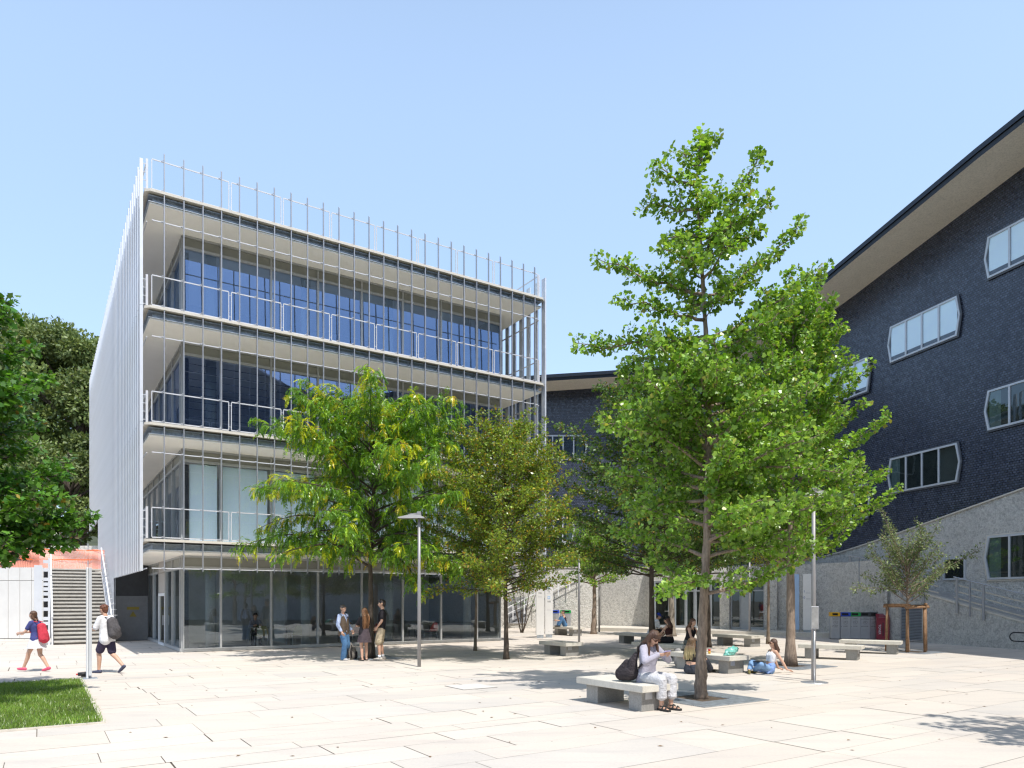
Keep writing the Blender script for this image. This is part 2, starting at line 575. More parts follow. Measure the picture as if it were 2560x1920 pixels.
def arr_mesh(name, vs, k, cc, material, parent=None, kind=None, label=None, cat=None, smooth=False):
    """mesh of many separate k-gons, one tint per face"""
    nf = len(vs) // k
    me = bpy.data.meshes.new(name)
    me.vertices.add(len(vs)); me.vertices.foreach_set('co', np.asarray(vs, dtype=np.float32).ravel())
    me.loops.add(nf * k); me.loops.foreach_set('vertex_index', np.arange(nf * k, dtype=np.int32))
    me.polygons.add(nf)
    me.polygons.foreach_set('loop_start', np.arange(0, nf * k, k, dtype=np.int32))
    me.polygons.foreach_set('loop_total', np.full(nf, k, dtype=np.int32))
    a = me.color_attributes.new('tint', 'FLOAT_COLOR', 'POINT')
    c4 = np.ones((nf, k, 4), dtype=np.float32); c4[:, :, :3] = np.clip(cc, 0, 1)[:, None, :]
    a.data.foreach_set('color', c4.ravel())
    me.materials.append(material)
    me.update(calc_edges=True); me.validate()
    o = bpy.data.objects.new(name, me)
    col.objects.link(o)
    if parent: o.parent = parent
    tag(o, label, cat, kind=kind)
    return o


build_lawn()

# ================================================================== the glass building
GB = empty('glass_building', C0, ANG)
tag(GB, 'four storey glass office building behind a screen of thin vertical metal rods', 'building')
ZS = [3.52, 7.34, 11.16, 14.97]
ZT = [z + .40 for z in ZS]
ZF = [0.0] + [z for z in ZT[:3]]
RODU = [-.84 + .5964 * i for i in range(26)]
W_, D_ = 13.41, 28.0
for i, zs in enumerate(ZS):
    zt = ZT[i]
    a, b_, c, d_ = -1.42, 14.64, -1.84, 28.4
    ch = .16
    poly = [(a + ch, c, zt - .125), (b_ - ch, c, zt - .125), (b_, c + ch, zt - .125), (b_, d_, zt - .125), (a, d_, zt - .125), (a, c + ch, zt - .125)]
    MB().prism(poly, (0, 0, .085)).build('floor_slab', M['slab_edge'], GB)
    mb = MB()
    # steel edge channel: web set back, flanges, stiffener under every rod
    for z0, z1 in ((zs + .20, zs + .222), (zs + .0, zs + .018)):
        mb.box(-1.30, 14.53, -1.70, -1.52, z0, z1)
        mb.box(-1.30, -1.12, -1.52, 27, z0, z1)
        mb.box(14.35, 14.53, -1.52, 27, z0, z1)
    mb.box(-1.14, 14.37, -1.56, -1.535, zs + .018, zs + .20)
    mb.box(-1.16, -1.135, -1.535, 27, zs + .018, zs + .20)
    mb.box(14.365, 14.39, -1.535, 27, zs + .018, zs + .20)
    for u in RODU:
        mb.add([(u - .035, -1.56, zs + .018), (u - .035, -1.68, zs + .018), (u - .035, -1.66, zs + .09), (u - .035, -1.60, zs + .20), (u - .035, -1.56, zs + .20),
                (u - .02, -1.56, zs + .018), (u - .02, -1.68, zs + .018), (u - .02, -1.66, zs + .09), (u - .02, -1.60, zs + .20), (u - .02, -1.56, zs + .20)],
               [(0, 1, 2, 3, 4), (9, 8, 7, 6, 5), (0, 5, 6, 1), (1, 6, 7, 2), (2, 7, 8, 3), (3, 8, 9, 4)])
        mb.box(u - .012, u + .012, -1.78, -1.66, zs + .06, zs + .14)
    mb.build('edge_beam', M['galv'], GB)
    MB().box(-1.10, 14.33, -1.50, 27, zs + .19, zt - .13).build('service_void', M['dark'], GB)
    MB().box(-1.26, 14.49, -1.66, 27.5, zs - .05, zs - .003).build('soffit', M['soffit'], GB)
    # screen tube below each slab
    mb = MB().bar((-1.2, -1.70, zs - .60), (14.3, -1.70, zs - .60), .03, .03)
    mb.bar((-1.33, -1.5, zs - .60), (-1.33, 8.4, zs - .60), .03, .03)
    mb.bar((14.42, -1.6, zs - .60), (14.42, 12, zs - .60), .03, .05)
    for u in RODU: mb.bar((u - .10, -1.70, zs - .60), (u, -1.76, zs - .57), .015, .02)
    mb.build('screen_rail', M['rail_white'], GB)
    # railing frames
    brk = [-1.2] + [(RODU[k] + RODU[k + 1]) / 2 for k in (3, 6, 9, 12, 15, 18, 21)] + [14.27]
    z0, z1 = zt + .02, zt + 1.0
    for k in range(8):
        ua = brk[k] + (.045 if k else 0); ub = brk[k + 1] - (.045 if k < 7 else 0)
        mb = MB()
        v = -1.70
        mb.bar((ua, v, z0), (ub, v, z0), .03, .034).bar((ua, v, z1), (ub, v, z1), .03, .034)
        mb.box(ua - .015, ua + .010, v - .016, v + .016, z0 + .017, z1 - .017).box(ub - .010, ub + .015, v - .016, v + .016, z0 + .017, z1 - .017)
        if k < 7:
            for zz in (z0 + .12, z1 - .12): mb.bar((ub + .015, v, zz), (ub + .075, v, zz), .012, .012)
        for u in RODU:
            if ua < u < ub:
                for zz in (z0, z1): mb.bar((u - .10, v, zz), (u - .01, v - .06, zz + .05), .012, .012)
        fr = mb.build('railing_frame', M['rail_white'], GB)
        MB().quad((ua + .016, v, z0 + .018), (ub - .016, v, z0 + .018), (ub - .016, v, z1 - .018), (ua + .016, v, z1 - .018)).build('railing_glass', M['glass_rail'], fr)
    # side returns of the railing
    for uu, vv in ((-1.33, [-1.55, 1.4, 4.4, 7.4]), (14.42, [-1.6, 1.4, 4.4, 7.4])):
        mb = MB()
        for va, vb in zip(vv[:-1], vv[1:]):
            mb.bar((uu, va + .04, z0), (uu, vb - .04, z0), .03, .03).bar((uu, va + .04, z1), (uu, vb - .04, z1), .03, .045)
            for q in (va + .04, vb - .04): mb.box(uu - .015, uu + .015, q - .015, q + .015, z0, z1)
        mb.box(uu - .035, uu + .035, vv[0] - .02, vv[0] + .0, z0 - .02, z1 + .04)
        for q in range(4): mb.bar((uu, -1.45, z0 + .08 + q * .27), (uu + (-.13 if uu < 0 else .2), -1.45, z0 + .08 + q * .27), .018, .02)
        mb.build('side_railing', M['rail_white'], GB)
        MB().quad((uu, vv[0] + .06, z0 + .02), (uu, vv[-1] - .06, z0 + .02), (uu, vv[-1] - .06, z1 - .02), (uu, vv[0] + .06, z1 - .02)).build('side_railing_glass', M['glass_rail'], GB)
# rods
rodmb = MB()
rodmb.add([(-.015, -.045, 2.83), (.015, -.045, 2.83), (.015, .03, 2.83), (-.015, .03, 2.83), (-.015, -.045, 16.56), (.015, -.045, 16.56), (.015, .03, 16.64), (-.015, .03, 16.64)],
          [(3, 2, 1, 0), (4, 5, 6, 7), (0, 1, 5, 4), (1, 2, 6, 5), (2, 3, 7, 6), (3, 0, 4, 7)])
rod0 = rodmb.build('screen_rod', M['rod_metal'], GB)
for i, u in enumerate(RODU):
    o = rod0 if i == 0 else rod0.copy()
    if i: col.objects.link(o); o.parent = GB
    o.location = (u, -1.78, 0)
# fins of the side screens
def fin_mesh(zb, zt_):
    mb = MB().box(-.045, .045, -.15, .15, zb, zt_)
    return mb
for i in range(48):
    v = -1.72 + .605 * i
    zb = 2.83 if v < 8.4 else (.02 if v < 18.6 else 6.35)
    mb = MB()
    # blade in lengths with a fine joint at each floor
    cuts = [zb] + [z for z in (3.9, 7.7, 11.5) if z > zb + .3] + [16.28]
    for a, b_ in zip(cuts[:-1], cuts[1:]):
        if i == 0:
            mb.box(-.050, .050, -.03, .03, a, b_ - .008)
        else:       # channel hollow added to deepen the shade stripe down each fin
            mb.box(-.050, -.008, -.03, -.012, a, b_ - .008).box(-.050, -.040, -.012, .15, a, b_ - .008).box(.040, .050, -.03, .15, a, b_ - .008).box(-.040, .040, .138, .15, a, b_ - .008)
    o = mb.build('sun_fin', M['fin_metal'], GB); o.location = (-1.515, v, 0)
for i in range(16):
    v = -1.66 + .605 * i
    mb = MB()
    cuts = [2.83, 3.9, 7.7, 11.5, 16.28]
    for a, b_ in zip(cuts[:-1], cuts[1:]):
        mb.box(-.03, .03, -.14, .14, a, b_ - .008)
        for zz in (a + .5, a + 1.6, a + 2.7): mb.box(-.055, -.03, -.16, -.12, zz, zz + .12)
    o = mb.build('sun_fin', M['fin_metal'], GB); o.location = (14.66, v, 0)
# glazing
FB = [0, 1.28, 3.09, 4.90, 6.71, 8.53, 10.34, 12.15, 13.41]
SBV = [0, .42] + [.42 + 1.85 * k for k in range(1, 14)]


def glazing(lv, a, b_, face, door=False):
    """one bay: frame with spandrel and pane. face 'F' front (v=0) or 'L' left (u=0)"""
    zf, zs = ZF[lv], ZS[lv] - .052
    zsill = zf + (.13 if lv == 0 else .04)
    ztr0, ztr1 = ZS[lv] - .53, ZS[lv] - .44

    def P(s, d, z): return (s, d, z) if face == 'F' else (d, s, z)

    def bx(mb, s0, s1, d0, d1, z0, z1, mi=0):
        if face == 'F': mb.box(s0, s1, d0, d1, z0, z1, mi)
        else: mb.box(d0, d1, s0, s1, z0, z1, mi)
    mb = MB()
    bx(mb, a + .0, a + .035, -.055, .06, zf, zs)
    bx(mb, b_ - .035, b_ - .0015, -.055, .06, zf, zs)
    bx(mb, a + .035, b_ - .035, -.045, .06, ztr0, ztr1)
    bx(mb, a + .035, b_ - .035, -.045, .06, zs - .07, zs)
    if lv == 0:
        bx(mb, a + .0015, b_ - .0015, -.09, .06, .02, zsill)
    else:
        bx(mb, a + .035, b_ - .035, -.04, .06, zf, zsill)
    fr = mb.build('window', M['frame_metal'], GB)
    s = MB(); bx(s, a + .036, b_ - .036, .0, .03, ztr1 + .001, zs - .071)
    s.build('spandrel', M['spandrel'], fr)
    d0, d1 = (-.03, .045) if lv == 3 else (.012, .012)  # top floor panes tipped so that they mirror higher, bluer sky
    q = [(a + .036, d0, zsill + .001), (b_ - .036, d0, zsill + .001), (b_ - .036, d1, ztr0 - .001), (a + .036, d1, ztr0 - .001)]
    if face == 'L': q = [(y, x, z) for x, y, z in q]
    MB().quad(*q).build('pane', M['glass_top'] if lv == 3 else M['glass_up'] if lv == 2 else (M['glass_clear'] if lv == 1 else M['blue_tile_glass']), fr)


for lv in range(4):
    for a, b_ in zip(FB[:-1], FB[1:]): glazing(lv, a, b_, 'F')
    for k, (a, b_) in enumerate(zip(SBV[:-1], SBV[1:])):
        if k > 9: continue
        if lv == 0 and k == 3: continue
        glazing(lv, a + (.07 if k == 0 else 0), b_, 'L')
    zf, zs = ZF[lv], ZS[lv] - .055
    MB().box(.065, .20, .062, .075, zf + .14, zs - .55).build('corner_strip', M['dark'], GB)
    # interior
    MB().box(.3, 13.0, 6.5, 6.7, zf + .03, zs).box(4.5, 4.6, 3.2, 6.5, zf + .03, zs).build('interior_wall', M['interior'], GB)
    MB().box(.10, 13.30, .10, 27.5, zf + .004, zf + .03).build('interior_floor', mat('interior_floor', (.34, .32, .31), .5, 0, .15), GB)
    mb = MB()
    for uu in (1.15, 4.77, 8.4, 12.3): mb.tube([(uu, 1.15, zf + .03), (uu, 1.15, zs)], .19, 20)
    mb.build('interior_column', M['column'], GB, smooth=True)
    MB().box(13.30, 13.409, .07, 27.9, zf, zs).build('side_wall', M['spandrel'], GB)
    MB().box(.1, 13.29, 27.6, 27.8, zf, zs).build('rear_wall', M['spandrel'], GB)
    if lv in (1,):
        bm_ = mat('window_blind', (.74, .90, 1.0), .7, 0, .03, 1.2)
        for a, b_ in zip(FB[:-1], FB[1:]):
            mb = MB().box(max(a + .10, .24), b_ - .10, .16, .172, zf + .05, zs - .5)
            mb.build('blind', bm_, GB)
    if lv == 2:
        bm_ = mat('slatted_blind', (.10, .11, .14), .6, 0, .1, 2)
        for a, b_ in zip(FB[:-1], FB[1:]):
            mb = MB()
            for q in range(10): mb.box(max(a + .10, .24), b_ - .10, .18, .20, zf + .5 + q * .27, zf + .52 + q * .27)
            mb.build('blind', bm_, GB)
# left ground floor door bay
a, b_ = SBV[3], SBV[4]
MB().box(-.03, .03, a + .02, b_ - .02, 2.16, 2.98).box(-.03, .03, a + .02, b_ - .02, 3.0, 3.46).build('door_head_panel', mat('door_head_panel', (.42, .39, .36), .6, 0, .05), GB)
dr = MB().box(-.06, .03, a + .0, a + .10, 0, 2.15).box(-.06, .03, b_ - .10, b_, 0, 2.15).box(-.06, .03, a + .1, b_ - .1, 2.03, 2.15).box(-.06, .03, a + .1, b_ - .1, 0, .1).build('door', M['white_metal'], GB)
MB().quad((-.01, a + .1, .1), (-.01, b_ - .1, .1), (-.01, b_ - .1, 2.03), (-.01, a + .1, 2.03)).build('pane', glass_mat('door_glass', (.34, .36, .16), 1.5), dr)
MB().box(-.11, -.07, a + .16, a + .19, .85, 1.25).build('handle', M['steel'], dr)
# dark passage end behind the fins
MB().box(-1.40, -.06, 9.3, 9.4, 0, 3.46).build('passage_wall', M['dark'], GB)
svc = MB().box(-1.38, -.08, 9.24, 9.295, .02, 2.05).build('service_door', mat('service_door_grey', (.16, .165, .17), .5, 0, .1), GB)
MB().box(-.95, -.45, 9.225, 9.238, 1.42, 1.55).build('warning_plate', mat('warning_yellow', (.22, .17, .02), .5), svc)
MB().add([(-.85, 9.225, 1.10), (-.55, 9.225, 1.10), (-.70, 9.225, 1.36)], [(0, 1, 2)]).build('warning_sign', mat('warning_yellow_sign', (.22, .17, .02), .5), svc)

# tables and chairs seen through the ground floor glass
INT = []


def L(u, v, z=0): return uv(u, v, z + .03)


def make_table(loc, rz, label):
    t = empty('table', loc, rz)
    tag(t, label, 'table', 'cafe tables behind the ground floor glass')
    MB().bbox(-.8, .8, -.4, .4, .71, .74, .006).build('tabletop', mat('table_top', (.30, .33, .28), .4), t)
    for x in (-.7, .7):
        for y in (-.32, .32): MB().box(x - .025, x + .025, y - .025, y + .025, 0, .709).build('leg', M['black'], t)
    return t


def make_chair(c, loc, rz, label):
    t = empty('chair', loc, rz)
    tag(t, label, 'chair', 'moulded chairs behind the ground floor glass')
    m_ = mat('chair_shell', c, .45, 0, .06)
    MB().bbox(-.22, .22, -.21, .22, .43, .455, .01).build('seat', m_, t)
    mb = MB()
    for k in range(6):
        z0 = .456 + k * .062; y0 = .20 + .02 * k
        w0 = .22 - .004 * k * k
        mb.add([(-w0, y0, z0), (w0, y0, z0), (w0 - .01, y0 + .02, z0 + .061), (-w0 + .01, y0 + .02, z0 + .061), (-w0, y0 + .02, z0), (w0, y0 + .02, z0), (w0 - .01, y0 + .04, z0 + .061), (-w0 + .01, y0 + .04, z0 + .061)],
               [(0, 1, 2, 3), (7, 6, 5, 4), (0, 3, 7, 4), (1, 5, 6, 2), (3, 2, 6, 7)])
    mb.build('backrest', m_, t)
    for x in (-.19, .19):
        for y in (-.18, .2): MB().tube([(x, y, .43), (x * 1.15, y * 1.12, 0)], .012, 6).build('leg', M['steel'], t)
    return t


make_table(L(3.6, 1.9), ANG, 'olive cafe table near the left glass bays of the ground floor')
make_table(L(7.3, 2.1), ANG, 'olive cafe table behind the man in the gilet')
make_table(L(10.6, 2.0), ANG, 'olive cafe table farthest along the ground floor glass')
for (u, v, rz, c, lb) in ((3.0, 1.1, PI, (.20, .24, .10), 'olive moulded chair at the first table behind the glass, back to the plaza'),
                          (4.3, 1.15, PI + .3, (.22, .26, .12), 'olive moulded chair turned slightly at the first table'),
                          (6.9, 1.2, PI, (.42, .05, .04), 'red moulded chair at the middle table behind the gilet man'),
                          (7.9, 1.25, PI - .2, (.40, .05, .045), 'second red moulded chair at the middle table'),
                          (10.4, 1.1, PI + .2, (.50, .05, .05), 'red moulded chair at the far table behind the lamp post')):
    make_chair(c, L(u, v), ANG + rz, lb)

# ================================================================== dark tiled building
DB = empty('tiled_building', (12, 46, 0))
tag(DB, 'curved dark blue tiled building with wide sloping eaves and hexagonal windows', 'building')
CTRL = [(2, -20, 28.5, 9.0), (13, -15, 28.5, 8.8), (20, -7, 26, 8.6), (23.3, 3, 20.3, 8.4), (24.2, 12, 19.2, 8.0), (22.62, 21.3, 20.05, 7.4), (20.49, 29, 19.2, 6.35), (18.6, 35.8, 18.2, 5.0), (17.5, 39.9, 17.65, 4.35),  # first points stand unseen behind the camera, bent and raised for the glass reflections
        (16.1, 43.3, 17.2, 4.1), (13.8, 45.6, 16.6, 4.0), (10.4, 47.0, 16.0, 4.0), (7.3, 47.3, 15.8, 4.0), (1.8, 47.2, 15.4, 4.0), (-8, 47.9, 14.9, 4.0)]


def catmull(P, n=6):
    P = [np.array(p, float) for p in P]
    out = []
    for i in range(len(P) - 1):
        p0 = P[max(i - 1, 0)]; p1 = P[i]; p2 = P[i + 1]; p3 = P[min(i + 2, len(P) - 1)]
        for k in range(n):
            t = k / n
            out.append(.5 * ((2 * p1) + (-p0 + p2) * t + (2 * p0 - 5 * p1 + 4 * p2 - p3) * t * t + (-p0 + 3 * p1 - 3 * p2 + p3) * t ** 3))
    out.append(P[-1])
    return out


PATH = catmull(CTRL[:6], 5)[:-1] + [np.array(CTRL[5], float), np.array(CTRL[6], float), np.array(CTRL[7], float)] + catmull(CTRL[7:], 5)[1:]


def path_frames():
    fr = []
    s = 0
    for i, p in enumerate(PATH):
        a = PATH[max(i - 1, 0)]; b_ = PATH[min(i + 1, len(PATH) - 1)]
        d = (b_ - a)[:2]; d = d / np.linalg.norm(d)
        if i: s += np.linalg.norm((p - PATH[i - 1])[:2])
        fr.append((p, d, np.array([-d[1], d[0]]), s))
    return fr


FRM = path_frames()


def strip(name, material, low, high, off_low, off_high, parent, uvs=True, smooth=True):
    vs, fs = [], []
    for p, d, n, s in FRM:
        a = p[:2] + n * off_low; b_ = p[:2] + n * off_high
        vs.append((a[0] - 12, a[1] - 46, low(p))); vs.append((b_[0] - 12, b_[1] - 46, high(p)))
    for i in range(len(FRM) - 1):
        fs.append((2 * i, 2 * i + 2, 2 * i + 3, 2 * i + 1))
    me = bpy.data.meshes.new(name); me.from_pydata(vs, [], fs)
    if uvs:
        ul = me.uv_layers.new(name='UVMap')
        for po in me.polygons:
            for li, vi in zip(po.loop_indices, po.vertices):
                s = FRM[vi // 2][3]
                ul.data[li].uv = (s, vs[vi][2] if abs(off_low - off_high) < .5 else (off_low if vi % 2 == 0 else off_high))
    me.materials.append(material)
    if smooth: me.polygons.foreach_set('use_smooth', [True] * len(me.polygons))
    o = bpy.data.objects.new(name, me); col.objects.link(o); o.parent = parent
    return o


strip('tile_wall', M['tile'], lambda p: p[3] - .3, lambda p: p[2], 0, 0, DB)
strip('plinth_wall', M['plaster'], lambda p: -.1, lambda p: p[3], .05, .05, DB)
strip('plinth_cap', M['slab_edge'], lambda p: p[3] + .004, lambda p: p[3] + .004, .11, -.02, DB)
strip('plinth_cap_edge', M['slab_edge'], lambda p: p[3] - .06, lambda p: p[3] + .004, .11, .11, DB)


def eave_mat():
    m, nt, b = new_mat('eave_roughcast')
    n = noise(nt, 14, 6, .8); n2 = noise(nt, 2, 4)
    a = ramp(nt, n.outputs[0], [(.36, (.62, .57, .49)), (.55, (.90, .83, .72))]).outputs[0]
    a = mix(nt, .3, a, ramp(nt, n2.outputs[0], [(.3, (.64, .59, .50)), (.7, (.86, .79, .69))]).outputs[0])
    nt.links.new(a, b.inputs['Base Color']); b.inputs['Roughness'].default_value = .95
    bump(nt, b, n.outputs[0], .4, .03)
    return m


EAV = 2.3
strip('roof_soffit', eave_mat(), lambda p: p[2], lambda p: p[2] + .02, -.2, EAV, DB)
M['roof_dark'] = mat('roof_sheet', (.022, .030, .045), .4, .3, .2)
strip('roof_fascia', M['roof_dark'], lambda p: p[2] - .02, lambda p: p[2] + .16, EAV + .01, EAV + .05, DB)
strip('roof_gutter', M['roof_dark'], lambda p: p[2] + .16, lambda p: p[2] + .34, EAV + .12, EAV + .14, DB)
strip('roof', M['roof_dark'], lambda p: p[2] + .345, lambda p: p[2] + .9, EAV + .15, -9, DB)


def wall_point(t, z, off):
    """point on the straight wing: t metres back from the frame edge"""
    p = Vector((20.49, 29, 0)) + Vector((-.266, .964, 0)) * t + Vector((-.964, -.266, 0)) * off
    return Vector((p.x - 12, p.y - 46, z))


def far_point(x, z, off):
    """point on the far wing facing the plaza"""
    y = 47.25
    return Vector((x - 12, y - off - 46, z))


def hex_window(fn, s0, s1, z0, z1, n, back, pt=.17, dz=0.0, lattice=False, plaster=False):
    zm = (z0 + z1) / 2

    def pts(g, off):
        return [fn(s0 + g, z0 + g, off), fn(s0 - pt + g, zm, off), fn(s0 + g, z1 - g, off), fn(s1 - g, z1 - g, off), fn(s1 + pt - g, zm, off), fn(s1 - g, z0 + g, off)]

    def ring(mb, g0, g1, o0, o1, mi=0):
        A, B = pts(g0, o1), pts(g1, o1); A0, B0 = pts(g0, o0), pts(g1, o0)
        for i in range(6):
            j = (i + 1) % 6
            mb.add([A[i], A[j], B[j], B[i], A0[i], A0[j], B0[j], B0[i]], [(0, 1, 2, 3), (4, 5, 1, 0), (3, 2, 6, 7)], mi)
    mb = MB()
    ring(mb, -.09, -.025, .05, .09, 1)
    ring(mb, -.02, .06, .05, .13, 0)
    for k in range(1, n):
        s = s0 + (s1 - s0) * k / n
        mb.add([fn(s - .04, z0 + .06, .125), fn(s + .04, z0 + .06, .125), fn(s + .04, z1 - .06, .125), fn(s - .04, z1 - .06, .125),
                fn(s - .04, z0 + .06, .07), fn(s + .04, z0 + .06, .07), fn(s + .04, z1 - .06, .07), fn(s - .04, z1 - .06, .07)],
               [(0, 1, 2, 3), (4, 0, 3, 7), (1, 5, 6, 2)], 0)
        if lattice:
            pass
    if lattice:
        for q in (1, 2):
            z = z0 + (z1 - z0) * q / 3
            mb.add([fn(s0, z - .02, .125), fn(s1, z - .02, .125), fn(s1, z + .02, .125), fn(s0, z + .02, .125)], [(0, 1, 2, 3)], 0)
    outer = M['slab_edge'] if plaster else mat('window_surround', (.10, .11, .13), .5, .2)
    fr = mb.build('window', [M['win_frame'], outer], DB)
    MB().add(pts(.05, .085), [(0, 1, 2, 3, 4, 5)]).build('pane', M['glass_clear'] if back == 'blind' else M['glass_win'], fr)
    if back == 'blind':
        MB().add(pts(.05, .058), [(0, 1, 2, 3, 4, 5)]).build('shade_sheet', M['dark'], fr)  # flat dark sheet painted as the shade inside the window
        z2 = z0 + .26
        for k in range(n):
            a = s0 + (s1 - s0) * k / n + (.05 if k else .0); b_ = s0 + (s1 - s0) * (k + 1) / n - (.05 if k < n - 1 else .0)
            MB().add([fn(a, z2, .068), fn(b_, z2, .068), fn(b_, z1 - .06, .068), fn(a, z1 - .06, .068)], [(0, 1, 2, 3)]).build('blind', M['win_blind'], fr)
    else:
        MB().add(pts(.05, .058), [(0, 1, 2, 3, 4, 5)]).build('shade_sheet', mat('room_shade', (.02, .026, .022), .9, 0, .5, 1.5), fr)  # flat near-black sheet stands for the unlit room
        a = s1 - .55
        MB().add([fn(a, z0 + .07, .068), fn(s1 - .02, z0 + .07, .068), fn(s1 - .02, z1 - .07, .068), fn(a, z1 - .07, .068)], [(0, 1, 2, 3)]).build('curtain', mat('pale_curtain', (.13, .17, .16), .8, 0, .3, 4), fr)
    return fr


M['win_frame'] = mat('window_frame', (.55, .58, .62), .4, .2, .05)
M['win_blind'] = mat('window_blind_cloth', (.80, .94, 1.0), .8, 0, .03, 1.5)
for (s0, s1, z0, z1, bk, pl) in ((3.06, 6.83, 13.52, 15.24, 'blind', 0), (3.06, 6.83, 7.1, 8.77, 'dark', 0), (-2.3, 1.5, 15.38, 17.08, 'blind', 0), (-2.3, 1.5, 9.0, 10.63, 'dark', 0),
                                 (-2.3, 1.5, 2.74, 4.52, 'dark', 1), (8.4, 12.0, 12.55, 14.27, 'blind', 0), (8.4, 12.0, 6.1, 7.8, 'dark', 0),
                                 (-7.6, -3.8, 17.2, 18.9, 'blind', 0), (-7.6, -3.8, 10.8, 12.5, 'dark', 0)):
    hex_window(wall_point, s0, s1, z0, z1, 4, bk, plaster=bool(pl))
hex_window(far_point, 1.95, 4.7, 11.0, 12.55, 4, 'dark')
hex_window(far_point, -3.2, .95, 11.6, 13.6, 4, 'dark')
hex_window(far_point, 7.4, 9.8, 8.0, 9.6, 4, 'dark')
hex_window(far_point, 12.0 - 2.2, 12.0, 13.9, 14.8, 8, 'blind', pt=.05, lattice=True)
hex_window(far_point, 1.5, 3.9, 5.6, 7.2, 4, 'dark')
# small square window low on the plaster of the wing
mb = MB()
s0, s1, z0, z1 = 2.6, 3.75, 2.75, 3.75
for (a, b_, c, d_) in ((s0, s1, z0, z0 + .08), (s0, s1, z1 - .08, z1), (s0, s0 + .08, z0 + .08, z1 - .08), (s1 - .08, s1, z0 + .08, z1 - .08)):
    mb.add([wall_point(a, c, .13), wall_point(b_, c, .13), wall_point(b_, d_, .13), wall_point(a, d_, .13), wall_point(a, c, .05), wall_point(b_, c, .05), wall_point(b_, d_, .05), wall_point(a, d_, .05)],
           [(0, 1, 2, 3), (4, 5, 1, 0), (5, 6, 2, 1), (6, 7, 3, 2), (7, 4, 0, 3)])
fr = mb.build('window', M['win_frame'], DB)
MB().add([wall_point(s0 + .08, z0 + .08, .08), wall_point(s1 - .08, z0 + .08, .08), wall_point(s1 - .08, z1 - .08, .08), wall_point(s0 + .08, z1 - .08, .08)], [(0, 1, 2, 3)]).build('pane', mat('dark_pane', (.012, .016, .02), .08, 0, .1), fr)

# ground floor volume with the glass entrance
def D(x, y, z): return (x - 12, y - 46, z)


EN = [(5.8, 47.15), (8.3, 45.3), (8.6, 44.0), (14.6, 39.8), (16.3, 37.2), (16.9, 35.5), (17.35, 33.5)]
TOPZ = 3.75
for seg in (EN[0:3], EN[3:7]):
    mb = MB()
    for (a, b_) in zip(seg[:-1], seg[1:]):
        mb.add([D(*a, 0), D(*b_, 0), D(*b_, TOPZ), D(*a, TOPZ)], [(0, 1, 2, 3)])
    mb.build('entrance_wall', M['plaster'], DB)
MB().add([D(*p, TOPZ) for p in EN] + [D(18.5, 36, TOPZ), D(14, 46, TOPZ), D(6, 48, TOPZ)], [tuple(range(10))]).build('terrace_roof', M['slab_edge'], DB)
ea, eb = Vector((8.6, 44.0, 0)), Vector((14.6, 39.8, 0))
ed = (eb - ea).normalized(); en_ = Vector((-ed.y, ed.x, 0)) * -1
EL = (eb - ea).length


def E(s, d, z):
    p = ea + ed * s + en_ * d
    return Vector((p.x - 12, p.y - 46, z))


def ebox(mb, s0, s1, d0, d1, z0, z1, mi=0):
    v = [E(s0, d0, z0), E(s1, d0, z0), E(s1, d1, z0), E(s0, d1, z0), E(s0, d0, z1), E(s1, d0, z1), E(s1, d1, z1), E(s0, d1, z1)]
    mb.add(v, [(3, 2, 1, 0), (4, 5, 6, 7), (0, 1, 5, 4), (1, 2, 6, 5), (2, 3, 7, 6), (3, 0, 4, 7)], mi)


if en_.y > 0: en_ = -en_
M['door_grey'] = mat('door_frame_grey', (.36, .39, .42), .4, .2, .06)
ZP = .20
for (s0, s1, kind) in ((.05, 1.05, 'door'), (1.07, 1.35, 'solid'), (1.37, 2.05, 'glass'), (2.07, 2.6, 'glass'), (2.62, 3.55, 'door'), (3.57, 4.15, 'glass'), (4.75, 5.3, 'glass'), (5.32, 5.75, 'solid'), (5.77, 6.65, 'door')):
    mb = MB()
    if kind == 'solid':
        ebox(mb, s0, s1, -.02, .06, ZP, 3.0)
        mb.build('door_panel', M['door_grey'], DB)
        continue
    fw = .09 if kind == 'door' else .06
    ebox(mb, s0, s0 + fw, -.03, .06, ZP, 3.0); ebox(mb, s1 - fw, s1, -.03, .06, ZP, 3.0)
    ebox(mb, s0 + fw, s1 - fw, -.03, .06, ZP, ZP + .14); ebox(mb, s0 + fw, s1 - fw, -.03, .06, 2.9, 3.0); ebox(mb, s0 + fw, s1 - fw, -.02, .05, 2.35, 2.42)
    o = mb.build('door' if kind == 'door' else 'window', M['door_grey'], DB)
    mb = MB().quad(E(s0 + fw, .01, ZP + .14), E(s1 - fw, .01, ZP + .14), E(s1 - fw, .01, 2.9), E(s0 + fw, .01, 2.9))
    mb.build('pane', M['glass_win'], o)
    if kind == 'door':
        mb = MB(); ebox(mb, s1 - fw - .02, s1 - .03, .07, .11, ZP + .95, ZP + 1.02); ebox(mb, s1 - .3, s1 - .05, .10, .125, ZP + .97, ZP + 1.0)
        mb.build('handle', M['steel'], o)
for s0, s1 in ((4.18, 4.72), (6.68, 7.35)):
    mb = MB(); ebox(mb, s0, s1, -.1, .30, 0, TOPZ - .01)
    mb.build('entrance_pillar', M['plaster'], DB)
mb = MB(); ebox(mb, 0, 7.3, -.04, .07, 3.002, TOPZ - .005)
mb.build('entrance_lintel', M['plaster'], DB)
mb = MB(); ebox(mb, -.3, 7.3, -2.6, -2.5, .2, TOPZ - .01); ebox(mb, 1.2, 1.9, -1.2, -1.1, .2, 2.8)
mb.build('lobby_wall', mat('lobby_wall', (.13, .15, .12), .8, 0, .3, 1), DB)
